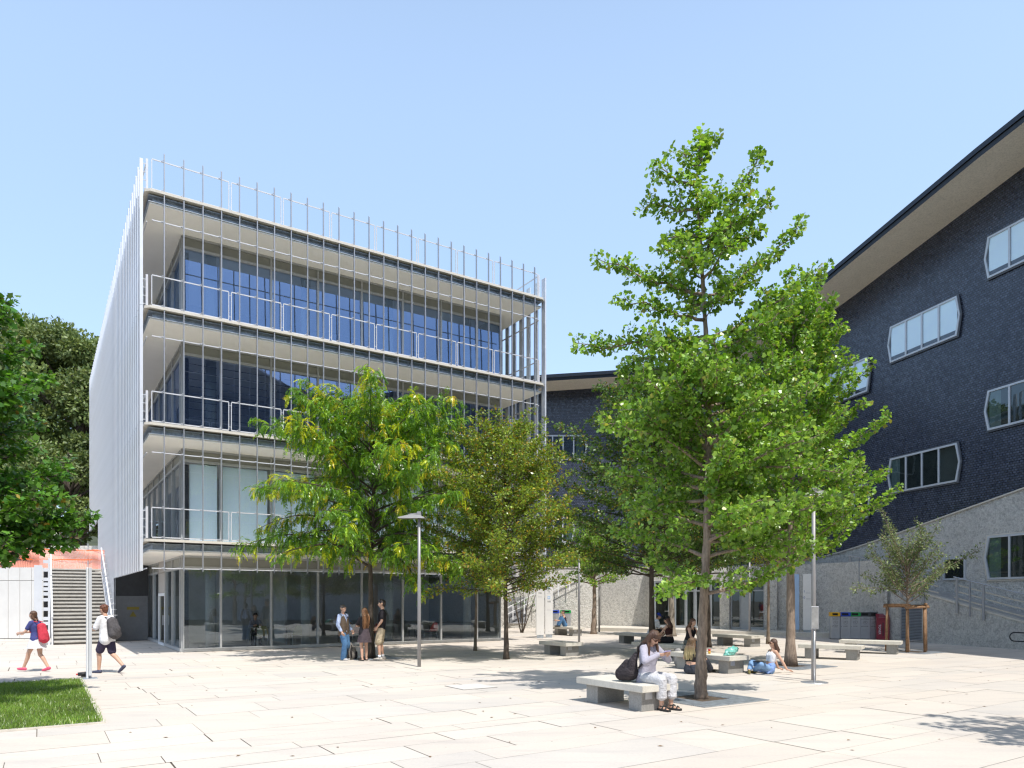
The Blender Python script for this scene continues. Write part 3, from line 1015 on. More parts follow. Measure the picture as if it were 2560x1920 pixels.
# low step in front of the entrance
pl = MB().prism([(5.0, 43.3, -.01), (9.6, 40.4, -.01), (15.4, 36.0, -.01), (16.8, 35.6, -.01), (16.3, 37.3, -.01), (14.7, 39.9, -.01), (8.5, 44.2, -.01), (8.2, 45.4, -.01), (5.6, 47.1, -.01)], (0, 0, .21)).build('entrance_step', M['slab_edge'])
tag(pl, kind='structure')
# louvred vents
for (fn, s0, s1, z0, z1) in ((far_point, -.20, .92, .35, 2.0), ):
    mb = MB()
    for q in range(20):
        z = z0 + .03 + q * (z1 - z0 - .06) / 20
        mb.add([fn(s0, z, .12), fn(s1, z, .12), fn(s1, z + .05, .07), fn(s0, z + .05, .07)], [(0, 1, 2, 3)])
    for (a, b_, c, d_) in ((s0 - .05, s0, z0, z1), (s1, s1 + .05, z0, z1), (s0, s1, z0 - .03, z0 + .02), (s0, s1, z1 - .02, z1 + .03)):
        mb.add([fn(a, c, .14), fn(b_, c, .14), fn(b_, d_, .14), fn(a, d_, .14)], [(0, 1, 2, 3)])
    mb.add([fn(s0, z0, .065), fn(s1, z0, .065), fn(s1, z1, .065), fn(s0, z1, .065)], [(0, 1, 2, 3)], 1)
    mb.build('vent', [M['steel'], M['black']], DB)

# ================================================================== ramp with handrails along the wing
RP = empty('ramp', (18, 31, 0))
tag(RP, 'plastered pedestrian ramp rising along the dark building behind the recycling bins', 'ramp')
RA, RB = Vector((16.75, 36.3, 0)), Vector((20.6, 22.0, 0))     # outer face of the parapet, far to near
rd = (RB - RA).normalized(); rn = Vector((rd.y, -rd.x, 0))     # rn towards the plaza
if rn.x > 0: rn = -rn
RL = (RB - RA).length


def rz_(s):      # deck height along the ramp, falling towards the camera
    y = (RA + rd * s).y
    pts = [(22.0, .12), (26.9, 1.0), (31.3, 2.09), (36.8, 3.2)]
    for (y0, z0), (y1, z1) in zip(pts[:-1], pts[1:]):
        if y <= y1: return z0 + (z1 - z0) * (y - y0) / (y1 - y0)
    return 3.2


def RPt(s, d, z):
    p = RA + rd * s + rn * d
    return Vector((p.x - 18, p.y - 31, z))


def rbox(mb, s0, s1, d0, d1, zf0, zf1, seg=1, mi=0):
    for k in range(seg):
        a = s0 + (s1 - s0) * k / seg; b_ = s0 + (s1 - s0) * (k + 1) / seg
        v = [RPt(a, d0, zf0(a)), RPt(b_, d0, zf0(b_)), RPt(b_, d1, zf0(b_)), RPt(a, d1, zf0(a)), RPt(a, d0, zf1(a)), RPt(b_, d0, zf1(b_)), RPt(b_, d1, zf1(b_)), RPt(a, d1, zf1(a))]
        mb.add(v, [(3, 2, 1, 0), (4, 5, 6, 7), (0, 1, 5, 4), (2, 3, 7, 6)] + ([(3, 0, 4, 7)] if k == 0 else []) + ([(1, 2, 6, 5)] if k == seg - 1 else []), mi)


mb = MB(); rbox(mb, -.1, RL, -.22, 0, lambda s: -.05, lambda s: rz_(s) - .07, 14); mb.build('parapet_wall', M['plaster'], RP)
mb = MB(); rbox(mb, -.1, RL, -.24, .02, lambda s: rz_(s) - .069, rz_, 14); mb.build('coping', M['slab_edge'], RP)
mb = MB(); rbox(mb, -.1, RL, -2.05, -.241, lambda s: rz_(s) - .3, lambda s: rz_(s) - .035, 14)
mb.build('deck', mat('ramp_deck_boards', (.36, .35, .33), .7, 0, .25, 5), RP)
mb = MB()
s0, s1, z0, z1 = 4.0 - .45, 4.0 + .75, .08, 1.62
for q in range(22):
    z = z0 + .03 + q * (z1 - z0 - .05) / 22
    mb.add([RPt(s0, .055, z), RPt(s1, .055, z), RPt(s1, .01, z + .05), RPt(s0, .01, z + .05)], [(0, 1, 2, 3)])
for (a, b_, c, d_) in ((s0 - .05, s0, z0, z1), (s1, s1 + .05, z0, z1), (s0, s1, z1 - .01, z1 + .04), (s0, s1, z0 - .04, z0 + .01)):
    mb.add([RPt(a, .06, c), RPt(b_, .06, c), RPt(b_, .06, d_), RPt(a, .06, d_)], [(0, 1, 2, 3)])
mb.add([RPt(s0, .006, z0), RPt(s1, .006, z0), RPt(s1, .006, z1), RPt(s0, .006, z1)], [(0, 1, 2, 3)], 1)
mb.build('vent', [M['steel'], M['black']], RP)

M['rail_post'] = mat('rail_post_paint', (.33, .34, .36), .45, .1, .06)
M['rail_beige'] = mat('rail_bar_paint', (.50, .47, .40), .5, 0, .06)


def handrail(s0, s1, label):
    t = empty('handrail', RA + rd * (s0 + s1) / 2)
    tag(t, label, 'handrail', 'handrails of the ramp')
    o_ = t.location

    def H(s, d, z):
        p = RA + rd * s + rn * d
        return Vector((p.x - o_.x, p.y - o_.y, z))
    s = s0 + .15
    k = 0
    while s < s1:
        mb = MB()
        z = rz_(s)
        wide = k % 3 != 1
        ww = .10 if wide else .045
        mb.bar(H(s, .07, z - .42), H(s, .07, z + 1.0), ww, .035 if wide else .045, side=rd)
        mb.build('post', M['rail_post'], t)
        s += (.62, .62, 2.0)[k % 3]
        k += 1
    n = 6
    for (zz, rr, mt, d) in ((1.03, .025, 'steel', .07), (.72, .02, 'rail_beige', .03), (.45, .02, 'rail_beige', .03), (.18, .02, 'rail_beige', .03)):
        mb = MB()
        pts = [H(s0 + (s1 - s0) * q / n, d, rz_(s0 + (s1 - s0) * q / n) + zz) for q in range(n + 1)]
        if mt == 'steel': mb.tube(pts, rr, 8)
        else:
            for a, b_ in zip(pts[:-1], pts[1:]): mb.bar(a, b_, .015, .05, side=rn)
        mb.build('rail', M[mt], t)


handrail(.2, 5.6, 'grey ramp handrail high on the plaster wall above the recycling bins')
handrail(6.4, RL - .3, 'grey ramp handrail beside the young staked tree, falling to the plaza')

# stair rail against the sunlit far plaster wall
t = empty('handrail', (1.6, 46.9, 0))
tag(t, 'thin pale stair handrail climbing the sunlit rough plaster wall behind the totems', 'handrail', 'handrails of the ramp')
mb = MB()
p0, p1 = Vector((-1.9, -.15, 1.35)), Vector((3.2, -.15, 4.0))
mb.bar(p0, p1, .05, .06).bar(p0 - Vector((0, 0, .42)), p1 - Vector((0, 0, .42)), .04, .04)
mb.build('rail', M['white_metal'], t)
for q in range(7):
    b_ = p0.lerp(p1, (q + .5) / 7)
    MB().bar(b_ - Vector((0, 0, .95)), b_, .05, .05).build('post', M['white_metal'], t)

# ================================================================== left side: stairs, wall, terrace, netting
TZ = 3.4
terr = MB().prism([(-60, 35.6, -.05), (-22.3, 35.3, -.05), (-19.4, 37.0, -.05), (-19.4, 62, -.05), (-60, 62, -.05)], (0, 0, TZ + .05)).build('upper_terrace', mat('terrace_paving', (.62, .56, .49), .8, 0, .12, 2))
tag(terr, kind='structure')
terr = MB().prism([(-21.9, 35.45, -.05), (-17.4, 37.6, -.05), (-30, 70, -.05), (-45, 70, -.05)], (0, 0, TZ + .02)).build('upper_path', mat('upper_path_paving', (.60, .54, .47), .8, 0, .12, 2))
tag(terr, kind='structure')
pw = empty('panel_wall', (-24, 34.6, 0))
tag(pw, 'pale grey retaining wall of tall smooth panels beside the steel stairs', 'wall')
x = -16.0
k = 0
pm = mat('fibre_cement_panel', (.62, .61, .585), .7, 0, .05, 1.2)
while x < 1.6:
    wd = .55
    if x + wd > 1.6: wd = 1.6 - x
    y0 = .3 * (x / 20)
    MB().bbox(x + .008, x + wd - .008, y0, y0 + .08, .03, 2.78, .004).build('wall_panel', pm, pw)
    MB().bbox(x + .008, x + wd - .008, y0, y0 + .08, 2.80, TZ + .02, .004).build('wall_panel', pm, pw)
    x += wd; k += 1
MB().box(-16, 1.55, .1, .9, 0, TZ - .05).build('wall_core', M['dark'], pw)

ST = empty('steel_stairs', (-19.0, 30.05, 0), ANG)
tag(ST, 'straight steel stair with open pale treads climbing to the upper terrace', 'stairs')
NR, RUN, SW = 21, .295, 2.05
tread = mat('stair_tread', (.46, .44, .40), .55, .1, .12, 5)
shade_riser = mat('stair_shade_riser', (.16, .15, .135), .6, .1, .35, 4)  # dark tone stands for the shade in the gaps between treads
for k in range(NR):
    z = (k + 1) * TZ / NR
    MB().bbox(0, SW, k * RUN - .02, (k + 1) * RUN + .03, z - .075, z, .006).build('tread', tread, ST)
    MB().box(0, SW, k * RUN + .035, k * RUN + .045, z - TZ / NR + .003, z - .077).build('shade_riser', shade_riser, ST)
for xx in (-.05, SW + .05):
    MB().prism([(xx - .02, -.1, 0), (xx - .02, .25, 0), (xx - .02, NR * RUN, TZ - .35), (xx - .02, NR * RUN, TZ), (xx - .02, -.1, .18)], (.04, 0, 0)).build('stringer', M['white_metal'], ST)
    mb = MB()
    for zz in (1.0, ): mb.bar((xx, -.12, zz + .14), (xx, 3.1, zz + .14 + 3.2 * TZ / (NR * RUN)), .05, .09)
    mb.bar((xx, 3.2, 1.16 + 3.3 * TZ / (NR * RUN)), (xx, NR * RUN, TZ + 1.05), .05, .09)
    for zz in (.35, .6, .85): mb.bar((xx, -.1, zz + .1), (xx, NR * RUN, TZ + zz), .02, .025)
    for q in range(6):
        yy = -.05 + q * (NR * RUN) / 5
        zz = yy / (NR * RUN) * TZ
        mb.box(xx - .02, xx + .02, yy - .02, yy + .02, max(0, zz - .1), zz + 1.1)
    if xx > 1:
        for q in range(14):
            yy = .2 + q * .44; zz = yy / (NR * RUN) * TZ + 1.1
            mb.bar((xx, yy, zz), (xx + .25, yy, zz), .02, .02)
    mb.build('stair_railing', M['white_metal'], ST)
# white side screen with slots
mb = MB()
for (z0, z1) in ((0, 3.3), ): mb.box(-.68, -.40, .02, .05, z0, z1)
r_ = random.Random(4)
z = .25
while z < 3.4:
    h_ = r_.choice([.06, .1, .2, .25])
    mb.box(-.37, -.20, .02, .05, z, z + .14); z += .14 + h_
mb.box(-.20, -.12, .02, .05, 0, 3.6)
mb.build('slotted_screen', M['fin_metal'], ST)


def net_mat():
    m, nt, b = new_mat('orange_mesh')
    out = nt.nodes['Material Output']
    tc = nt.nodes.new('ShaderNodeTexCoord')
    br = nt.nodes.new('ShaderNodeTexBrick'); br.offset = 0
    br.inputs['Scale'].default_value = 1; br.inputs['Brick Width'].default_value = .06; br.inputs['Row Height'].default_value = .05; br.inputs['Mortar Size'].default_value = .012
    mp = nt.nodes.new('ShaderNodeMapping'); mp.inputs['Rotation'].default_value = (R(90), 0, 0)
    nt.links.new(tc.outputs['Object'], mp.inputs[0]); nt.links.new(mp.outputs[0], br.inputs[0])
    b.inputs['Base Color'].default_value = (.88, .34, .24, 1); b.inputs['Roughness'].default_value = .6
    n = noise(nt, 1.2, 3)
    add = nt.nodes.new('ShaderNodeMath'); add.operation = 'MAXIMUM'
    nt.links.new(br.outputs['Fac'], add.inputs[0])
    nt.links.new(ramp(nt, n.outputs[0], [(.4, (0, 0, 0)), (.7, (.35, .35, .35))]).outputs[0], add.inputs[1])
    tr = nt.nodes.new('ShaderNodeBsdfTransparent')
    mx = nt.nodes.new('ShaderNodeMixShader')
    nt.links.new(add.outputs[0], mx.inputs[0]); nt.links.new(tr.outputs[0], mx.inputs[1]); nt.links.new(b.outputs[0], mx.inputs[2])
    nt.links.new(mx.outputs[0], out.inputs[0])
    return m


nb = empty('safety_net', (-21.5, 36.3, TZ))
tag(nb, 'orange plastic mesh barrier sagging across the top of the stairs', 'barrier net')
mb = MB()
NX, NZ = 40, 8
for i in range(NX + 1):
    for j in range(NZ + 1):
        xx = -4.5 + 8.2 * i / NX
        zz = 1.0 * j / NZ * (1 - .06 * math.sin(i * .9) ** 2) + .02
        yy = .18 * math.sin(xx * 2.3 + j * .7) * (j / NZ) + .09 * math.sin(xx * 5.1) + xx * .28
        mb.v.append((xx, yy, zz))
for i in range(NX):
    for j in range(NZ):
        a = i * (NZ + 1) + j
        mb.f.append((a, a + NZ + 1, a + NZ + 2, a + 1)); mb.m.append(0); mb.c.append(None)
mb.build('mesh_sheet', net_mat(), nb, smooth=True)
om = mat('orange_strap', (.80, .16, .03), .5)
for zz in (.98, .5):
    mb = MB()
    pts = [(-4.5 + 8.2 * i / 20, (-4.5 + 8.2 * i / 20) * .28 + .09 * math.sin((-4.5 + 8.2 * i / 20) * 5.1) - .03, zz - .06 * math.sin(i * 1.8) ** 2) for i in range(21)]
    for a, b_ in zip(pts[:-1], pts[1:]): mb.bar(a, b_, .01, .045, side=(0, 1, 0))
    mb.build('strap', om, nb)
for xx in (-3, 0.2, 2.9): MB().tube([(xx, xx * .28 + .06, -.02), (xx, xx * .28 + .06, 1.3)], .025, 6).build('post', M['steel'], nb)
bw = MB().prism([(-30, 46, TZ - .02), (-19.0, 45.4, TZ - .02), (-19.0, 46, TZ - .02), (-30, 46.6, TZ - .02)], (0, 0, 1.9)).build('boundary_wall', M['plaster'])
tag(bw, 'low weathered boundary wall beyond the orange mesh barrier', 'wall')
bf = empty('timber_fence', (-21, 44.0, TZ))
tag(bf, 'dark reddish timber fence with a grey handrail above the stairs', 'fence')
mb = MB()
for q in range(22): mb.box(-1.2 + q * .2, -1.2 + q * .2 + .185, 0, .03, 0, 2.2)
mb.build('board_panel', mat('dark_fence_boards', (.055, .03, .025), .8, 0, .4, 8), bf)
MB().tube([(-4.0, -1.4, .55), (-1.6, -.3, 1.9), (3.2, -.15, 2.25)], .035, 8).build('rail', M['steel'], bf)

# hillside behind
mb = MB()
NXX, NYY = 30, 12
for j in range(NYY + 1):
    for i in range(NXX + 1):
        xx = -140 + 105 * i / NXX; yy = 52 + 110 * j / NYY
        h_ = TZ - .1 + 10 * (1 - math.exp(-j / 4)) + 1.2 * math.sin(xx * .1) * math.sin(yy * .07) * (j > 0)
        mb.v.append((xx, yy, h_))
for j in range(NYY):
    for i in range(NXX):
        a = j * (NXX + 1) + i
        mb.f.append((a, a + 1, a + NXX + 2, a + NXX + 1)); mb.m.append(0); mb.c.append(None)
tag(mb.build('hillside', mat('hill_earth', (.05, .06, .025), .95, 0, .4, .4), smooth=True), kind='structure')

# signpost of two flat posts, base plate and spotlight
sp = empty('signpost', ground(223, 1696), ANG)
tag(sp, 'tall slim white signpost standing at the lawn corner, seen edge on', 'signpost')
MB().bbox(-.062, -.022, -.12, .12, .012, 2.66, .004).build('post', M['white_metal'], sp)
MB().bbox(-.017, .048, -.16, .16, .08, 2.65, .004).build('sign_panel', M['fin_metal'], sp)
MB().bbox(-.17, .17, -.2, .2, 0, .011, .003).build('base_plate', M['galv'], sp)
fl = empty('spotlight', ground(208, 1693), .4)
tag(fl, 'small black ground spotlight with a red cap at the foot of the signpost', 'spotlight')
MB().tube([(-.11, 0, .075), (.06, 0, .085), (.07, 0, .085)], [.045, .05, .03], 14).build('lamp_body', M['black'], fl, smooth=True)
MB().bbox(-.04, .12, -.05, .05, 0, .035, .004).build('foot', M['black'], fl)
MB().tube([(-.15, 0, .073), (-.111, 0, .075)], .02, 8).build('cap', mat('red_cap', (.6, .04, .03), .4), fl)

# ================================================================== plaza furniture
def make_bench(near, label, length=1.9, width=.80, rz=None, plate=True, h=.45, group='concrete benches of the plaza'):
    """near = corner of the slab closest to the camera; slab runs +v (length) and +u (width)"""
    t = empty('bench', near, ANG if rz is None else rz)
    tag(t, label, 'bench', group)
    bm = bmesh.new()
    bmesh.ops.create_cube(bm, size=1)
    for v in bm.verts: v.co = Vector(((v.co.x + .5) * width, (v.co.y + .5) * length, h - .115 + (v.co.z + .5) * .115))
    bmesh.ops.bevel(bm, geom=list(bm.edges), offset=.008, segments=2, affect='EDGES')
    bm.verts.index_update()
    mb = MB().add([v.co[:] for v in bm.verts], [[v.index for v in f.verts] for f in bm.faces])
    bm.free()
    mb.build('slab', M['concrete'], t)
    for k, (y0, y1) in enumerate(((.13, .45), (length - .50, length - .18))):
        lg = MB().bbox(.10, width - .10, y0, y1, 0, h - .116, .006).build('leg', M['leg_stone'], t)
        if k == 0 and plate:
            MB().bbox(.18, .34, y0 - .012, y0 - .001, h - .25, h - .13, .002).build('wall_socket', M['steel'], lg)
    return t


make_bench((2.17, 12.05, 0), 'concrete bench in front, on which the woman with the phone sits', 1.78, .84)
make_bench((1.78, 23.9, 0), 'concrete bench standing alone in the sun left of the shade', 1.55, .74)
make_bench((3.12, 37.2, 0), 'far concrete bench before the recycling bins by the totems', 1.9, .8)
make_bench((5.55, 29.9, 0), 'concrete bench with the man in white shirt and blue cap', 2.0, .8)
make_bench((5.35, 22.75, 0), 'concrete bench shared by the two women in black tops', 2.35, .8)
make_bench((5.48, 18.25, 0), 'concrete bench serving as picnic table with bottles on it', 2.1, .8)
make_bench((9.45, 28.6, 0), 'concrete bench in the sun before the glass entrance doors', 2.0, .8)
make_bench((10.75, 22.3, 0), 'concrete bench behind the small framed notice stand', 1.85, .8, rz=R(57))
make_bench((13.25, 24.7, 0), 'concrete bench beside the young staked tree', 1.95, .8, rz=R(57))


def make_lamp(loc, rz, label, h=4.36, back=.12):
    t = empty('lamp_post', loc, rz)
    tag(t, label, 'lamp post', 'lamp posts of the plaza')
    MB().tube([(0, 0, 0), (0, 0, h * .56), (0, 0, h * .565), (0, 0, h - .14)], [.052, .050, .044, .042], 16).build('pole', M['lamp_grey'], t, smooth=True)
    MB().bbox(-.06, .06, -.045, .045, h - .145, h, .01).build('clamp', M['lamp_grey'], t)
    hd = MB()
    # shallow wedge-shaped lantern
    hd.add([(-.58, -.16, h - .19), (.16, -.16, h - .19), (.16, .16, h - .19), (-.58, .16, h - .19), (-.58, -.15, h - .165), (.16, -.15, h - .165), (.16, .15, h - .165), (-.58, .15, h - .165), (-.26, 0, h - .07), (-.05, 0, h - .07)],
           [(3, 2, 1, 0), (0, 1, 5, 4), (1, 2, 6, 5), (2, 3, 7, 6), (3, 0, 4, 7), (4, 5, 9, 8), (5, 6, 9), (6, 7, 8, 9), (7, 4, 8)])
    hd.build('lamp_head', M['lamp_grey'], t)
    MB().bar((-.28, 0, h - .075), (-.05, 0, h - .05), .03, .035).build('arm', M['lamp_grey'], t)
    return t


make_lamp(ground(1048, 1667), 0, 'grey lamp post standing alone before the glass front')
make_lamp(ground(2034, 1701), PI, 'grey lamp post right behind the framed notice stand', 4.5)
make_lamp(ground(1447.8, 1605), 0, 'thin grey lamp post beside the white totems', 4.4)
make_lamp(ground(1874, 1588), 0, 'pale thin lamp post before the entrance pillar', 4.4)
make_lamp(ground(1498, 1580), 0, 'dark thin lamp post against the far plaster wall', 4.4)

nst = empty('notice_stand', ground(2036, 1706), R(-8))
tag(nst, 'small framed notice board on a thin pole with round foot', 'notice stand')
MB().tube([(0, 0, 0), (0, 0, .012)], [.30, .29], 28).build('foot', M['steel'], nst)
MB().tube([(0, 0, .013), (0, 0, 1.25)], .022, 12).build('pole', M['steel'], nst, smooth=True)
MB().bbox(-.085, .085, -.05, -.01, 1.22, 1.74, .006).build('board', M['steel'], nst)
MB().box(-.068, .068, -.056, -.0505, 1.245, 1.715).build('notice', mat('notice_sheet', (.34, .34, .34), .25, 0, .3, 6), nst)

BINC = {'yellow': (.75, .42, .01), 'blue': (.03, .08, .50), 'green': (.015, .34, .08), 'grey': (.06, .065, .07), 'dark': (.035, .037, .04)}


def make_bin(loc, rz, c, top, bottom, label, group='steel recycling bins', h=1.28, wd=.5):
    t = empty('recycling_bin', loc, rz)
    tag(t, label, 'recycling bin', group)
    MB().bbox(-wd / 2 + .01, wd / 2 - .01, -.22, .22, .03, h - .19, .012).build('body', M['steel'], t)
    MB().box(-wd / 2 + .04, wd / 2 - .04, -.18, .18, 0, .029).build('plinth', M['black'], t)
    lid = MB()
    lid.box(-wd / 2, wd / 2, -.235, .23, h - .185, h - .145).box(-wd / 2, wd / 2, -.235, .23, h - .04, h)
    lid.box(-wd / 2, -wd / 2 + .07, -.235, .23, h - .145, h - .04).box(wd / 2 - .10, wd / 2, -.235, .23, h - .145, h - .04)
    lid.box(-wd / 2 + .07, wd / 2 - .10, .0, .23, h - .145, h - .04)
    lo = lid.build('lid', mat('lid_' + c, BINC[c], .45, 0, .06), t)
    MB().box(-wd / 2 + .071, wd / 2 - .101, -.16, -.01, h - .144, h - .041).build('slot', M['black'], lo)
    ink = M['ink']
    text_mesh(top, .065, ink, t, (0, -.2215, h - .30), (R(90), 0, 0))
    text_mesh(bottom, .065, ink, t, (0, -.2215, h - .66), (R(90), 0, 0))
    mb = MB()
    r_ = random.Random(hash(top) % 97)
    pts = [(.11 * math.cos(a) * r_.uniform(.6, 1.1), -.223, h - .48 + .10 * math.sin(a) * r_.uniform(.6, 1.1)) for a in [2 * PI * q / 9 for q in range(9)]]
    for a, b_ in zip(pts, pts[1:] + pts[:1]): mb.bar(a, b_, .003, .008, side=(0, 1, 0))
    mb.bar((-.06, -.223, h - .46), (.05, -.223, h - .51), .003, .007, side=(0, 1, 0)).bar((0, -.223, h - .41), (.03, -.223, h - .52), .003, .007, side=(0, 1, 0))
    mb.build('pictogram', ink, t)
    MB().tube([(-wd / 2 + .06, -.221, h - .66), (-wd / 2 + .06, -.23, h - .66)], .014, 8).build('lock', M['black'], t)
    return t


M['ink'] = mat('printed_ink', (.05, .05, .055), .6)
b0, b1 = Vector((15.35, 34.5, 0)), Vector((17.15, 34.35, 0))
bd = (b1 - b0)
brz = R(-12)
for k, (c, tp, bt, lb) in enumerate((('yellow', 'PLASTICA\nMETALLI', 'PLASTIC\nCANS', 'steel recycling bin with a yellow lid'), ('blue', 'CARTA', 'PAPER', 'steel recycling bin with a blue lid between yellow and green ones'),
                                     ('green', 'VETRO', 'GLASS', 'steel recycling bin with a green lid between blue and grey ones'), ('grey', 'NON\nRICICLABILE', 'RESIDUAL', 'steel recycling bin with a grey lid next to the green one'),
                                     ('dark', 'NON\nRICICLABILE', 'RESIDUAL', 'steel recycling bin with a dark lid half behind the red bin'))):
    make_bin(b0 + bd * (k / 4.0 + .0), brz, c, tp, bt, lb, wd=.42 if k == 0 else .47)
rb = empty('toner_bin', (17.25, 33.75, 0), R(-22))
tag(rb, 'dark red slope topped collection bin at the end of the bin row', 'collection bin')
redm = mat('dark_red_plastic', (.22, .012, .03), .4, 0, .12)
MB().prism([(-.27, -.25, 0), (-.27, .25, 0), (-.27, .25, 1.22), (-.27, .02, 1.22), (-.27, -.25, 1.02)], (.54, 0, 0)).build('body', redm, rb)
MB().box(-.24, .24, -.256, -.251, .04, .9).build('door', mat('red_door', (.26, .02, .04), .35, 0, .1), rb)
MB().box(-.02, .02, -.265, -.257, .2, .82).build('slot', M['black'], rb)
text_mesh('TONER', .14, M['white_metal'], rb, (-.14, -.258, .5), (R(90), R(90), 0))
mb = MB()
for q in range(3): mb.bar((-.18 + .02 * q, -.20 + q * .08, 1.066 + q * .06), (.16, -.20 + q * .08, 1.066 + q * .06), .05, .004)
mb.build('label', M['white_metal'], rb)
make_bin((3.42, 46.3, 0), 0, 'green', 'VETRO', 'GLASS', 'green lidded bin by the far plaster wall behind the seated person', 'steel bins at the far wall', 1.2, .66)
make_bin((2.68, 46.3, 0), 0, 'blue', 'CARTA', 'PAPER', 'blue lidded bin by the far plaster wall next to the totem', 'steel bins at the far wall', 1.2, .66)

M['totem'] = mat('totem_white', (.76, .75, .73), .45, 0, .03)
M['pale_blue'] = mat('pale_blue_print', (.36, .52, .74), .5, 0, .04)


def make_totem(loc, rz, label, rows, h=2.72, wd=.38):
    t = empty('sign_totem', loc, rz)
    tag(t, label, 'sign totem', 'white wayfinding totems')
    MB().bbox(-wd / 2, wd / 2, -.05, .05, .16, h, .006).build('panel', M['totem'], t)
    MB().box(-wd / 2 - .02, -wd / 2 - .001, -.06, .06, .16, h).build('side_strip', M['lamp_grey'], t)
    MB().bbox(-wd / 2 + .03, wd / 2 - .03, -.04, .04, 0, .159, .004).build('base', M['galv'], t)
    for z, kind, body in rows:
        if kind == 'arrow':
            p = MB().box(-.065, .065, -.0535, -.0505, z - .075, z + .075).build('arrow_sign', M['pale_blue'], t)
            mb = MB()
            if body == 'right':
                mb.add([(.045, -.0545, z), (-.0, -.0545, z + .045), (-.0, -.0545, z + .016), (-.045, -.0545, z + .016), (-.045, -.0545, z - .016), (0, -.0545, z - .016), (0, -.0545, z - .045)], [(6, 5, 4, 3, 2, 1, 0)])
            else:
                mb.add([(0, -.0545, z + .05), (-.045, -.0545, z), (-.016, -.0545, z), (-.016, -.0545, z - .05), (.016, -.0545, z - .05), (.016, -.0545, z), (.045, -.0545, z)], [(0, 1, 2, 3, 4, 5, 6)])
            mb.build('arrow', M['white_metal'], p)
        elif kind == 'text':
            text_mesh(body, .12, M['ink'], t, (0, -.0515, z), (R(90), 0, 0))
        else:
            MB().box(-.10, .10, -.0535, -.0505, z, z + .008).build('rule_line', mat('grey_print', (.4, .4, .4), .6), t)
    MB().add([(-.03, -.0525, .29), (.03, -.0525, .29), (0, -.0525, .35)], [(0, 1, 2)]).build('emblem', mat('pale_grey_print', (.6, .6, .58), .6), t)
    return t


make_totem((1.37, 35.25, 0), R(-6), 'white totem with the letters N6, half under the leaves', [(2.2, 'text', 'N6'), (2.03, 'line', ''), (2.34, 'line', ''), (1.97, 'line', '')])
make_totem((1.83, 35.9, 0), R(-6), 'white totem with blue arrows and the numbers 13 and 16B', [(2.46, 'arrow', 'right'), (2.27, 'text', '13'), (2.17, 'line', ''), (1.98, 'arrow', 'up'), (1.78, 'text', '16B'), (1.40, 'line', ''), (1.33, 'line', '')])
ip = empty('information_panel', (15.25, 37.35, .2), R(-35))
tag(ip, 'white floor directory with blue numbers 1 and 0 by the entrance', 'information panel')
MB().bbox(-.24, .24, -.04, .04, .12, 3.0, .006).build('panel', M['totem'], ip)
MB().bbox(-.21, .21, -.03, .03, 0, .119, .004).build('base', M['galv'], ip)
bl = mat('blue_numeral', (.04, .09, .3), .5)
text_mesh('1', .17, bl, ip, (-.17, -.0415, 2.1), (R(90), 0, 0))
text_mesh('0', .17, bl, ip, (-.17, -.0415, 1.78), (R(90), 0, 0))
for z in (2.05, 1.73, 1.66, 1.98): MB().box(-.08, .14, -.043, -.0405, z, z + .012).build('rule_line', mat('grey_print_line', (.35, .35, .37), .6), ip)
ip = empty('information_panel', (14.75, 37.75, .2), R(-35))
tag(ip, 'plain pale blue panel beside the entrance floor directory', 'information panel')
MB().bbox(-.2, .2, -.04, .04, .12, 3.0, .006).build('panel', M['pale_blue'], ip)
MB().bbox(-.17, .17, -.03, .03, 0, .119, .004).build('base', M['galv'], ip)

# tree grates
def make_grate(c, label, s=1.55, hole=.36):
    t = empty('tree_grate', c, ANG)
    tag(t, label, 'tree grate', 'steel tree grates')
    MB().box(-s / 2 + .05, s / 2 - .05, -s / 2 + .05, s / 2 - .05, .001, .003).build('soil', M['earth'], t)
    mb = MB()
    n = int(s / .05)
    for k in range(n + 1):
        y = -s / 2 + k * s / n
        if abs(y) < hole: 
            mb.box(-s / 2, -hole, y - .014, y + .014, .004, .018).box(hole, s / 2, y - .014, y + .014, .004, .018)
        else:
            mb.box(-s / 2, s / 2, y - .014, y + .014, .004, .018)
    for x in (-s / 2, -hole, hole - .02, s / 2 - .02, -s / 4 - .1, s / 4 + .1): mb.box(x, x + .02, -s / 2, s / 2 if abs(x) > hole + .03 else s / 2, .003, .012)
    mb.build('bars', M['galv'], t)
    return t


mc = MB()
c_ = ground(1177, 1717)
mcv = empty('manhole_cover', c_, ANG)
tag(mcv, 'square paved manhole cover flush in the middle of the plaza', 'manhole cover')
MB().box(-.42, .42, -.42, .42, .001, .006).build('rim', mat('manhole_rim', (.16, .14, .12), .7, .3), mcv)
MB().box(-.405, .405, -.405, .405, .0065, .010).build('cover', mat('manhole_stone', (.60, .57, .53), .8, 0, .08), mcv)

# bicycle stand and bicycle entering at the edge of the picture
bs = empty('bicycle_rack', (18.5, 26.6, 0), R(-10))
tag(bs, 'dark tubular bicycle rack with rounded hoop by the ramp', 'bicycle rack')
mb = MB()
pts = []
for q in range(13):
    a = PI / 2 + PI * q / 12
    pts.append((.16 * math.cos(a) - .05, 0, .52 + .16 * math.sin(a)))
mb.tube([(1.5, 0, .62)] + pts[:1] + pts[1:] + [(1.5, 0, .30)], .022, 8)
mb.build('hoop', M['black'], bs, smooth=True)
for x in (.35, 1.3): MB().tube([(x, 0, 0), (x, 0, .36)], .022, 8).build('post', M['black'], bs)
bk = empty('bicycle', (19.2, 26.2, 0), R(-15))
tag(bk, 'dark bicycle parked in the rack at the foot of the ramp', 'bicycle')


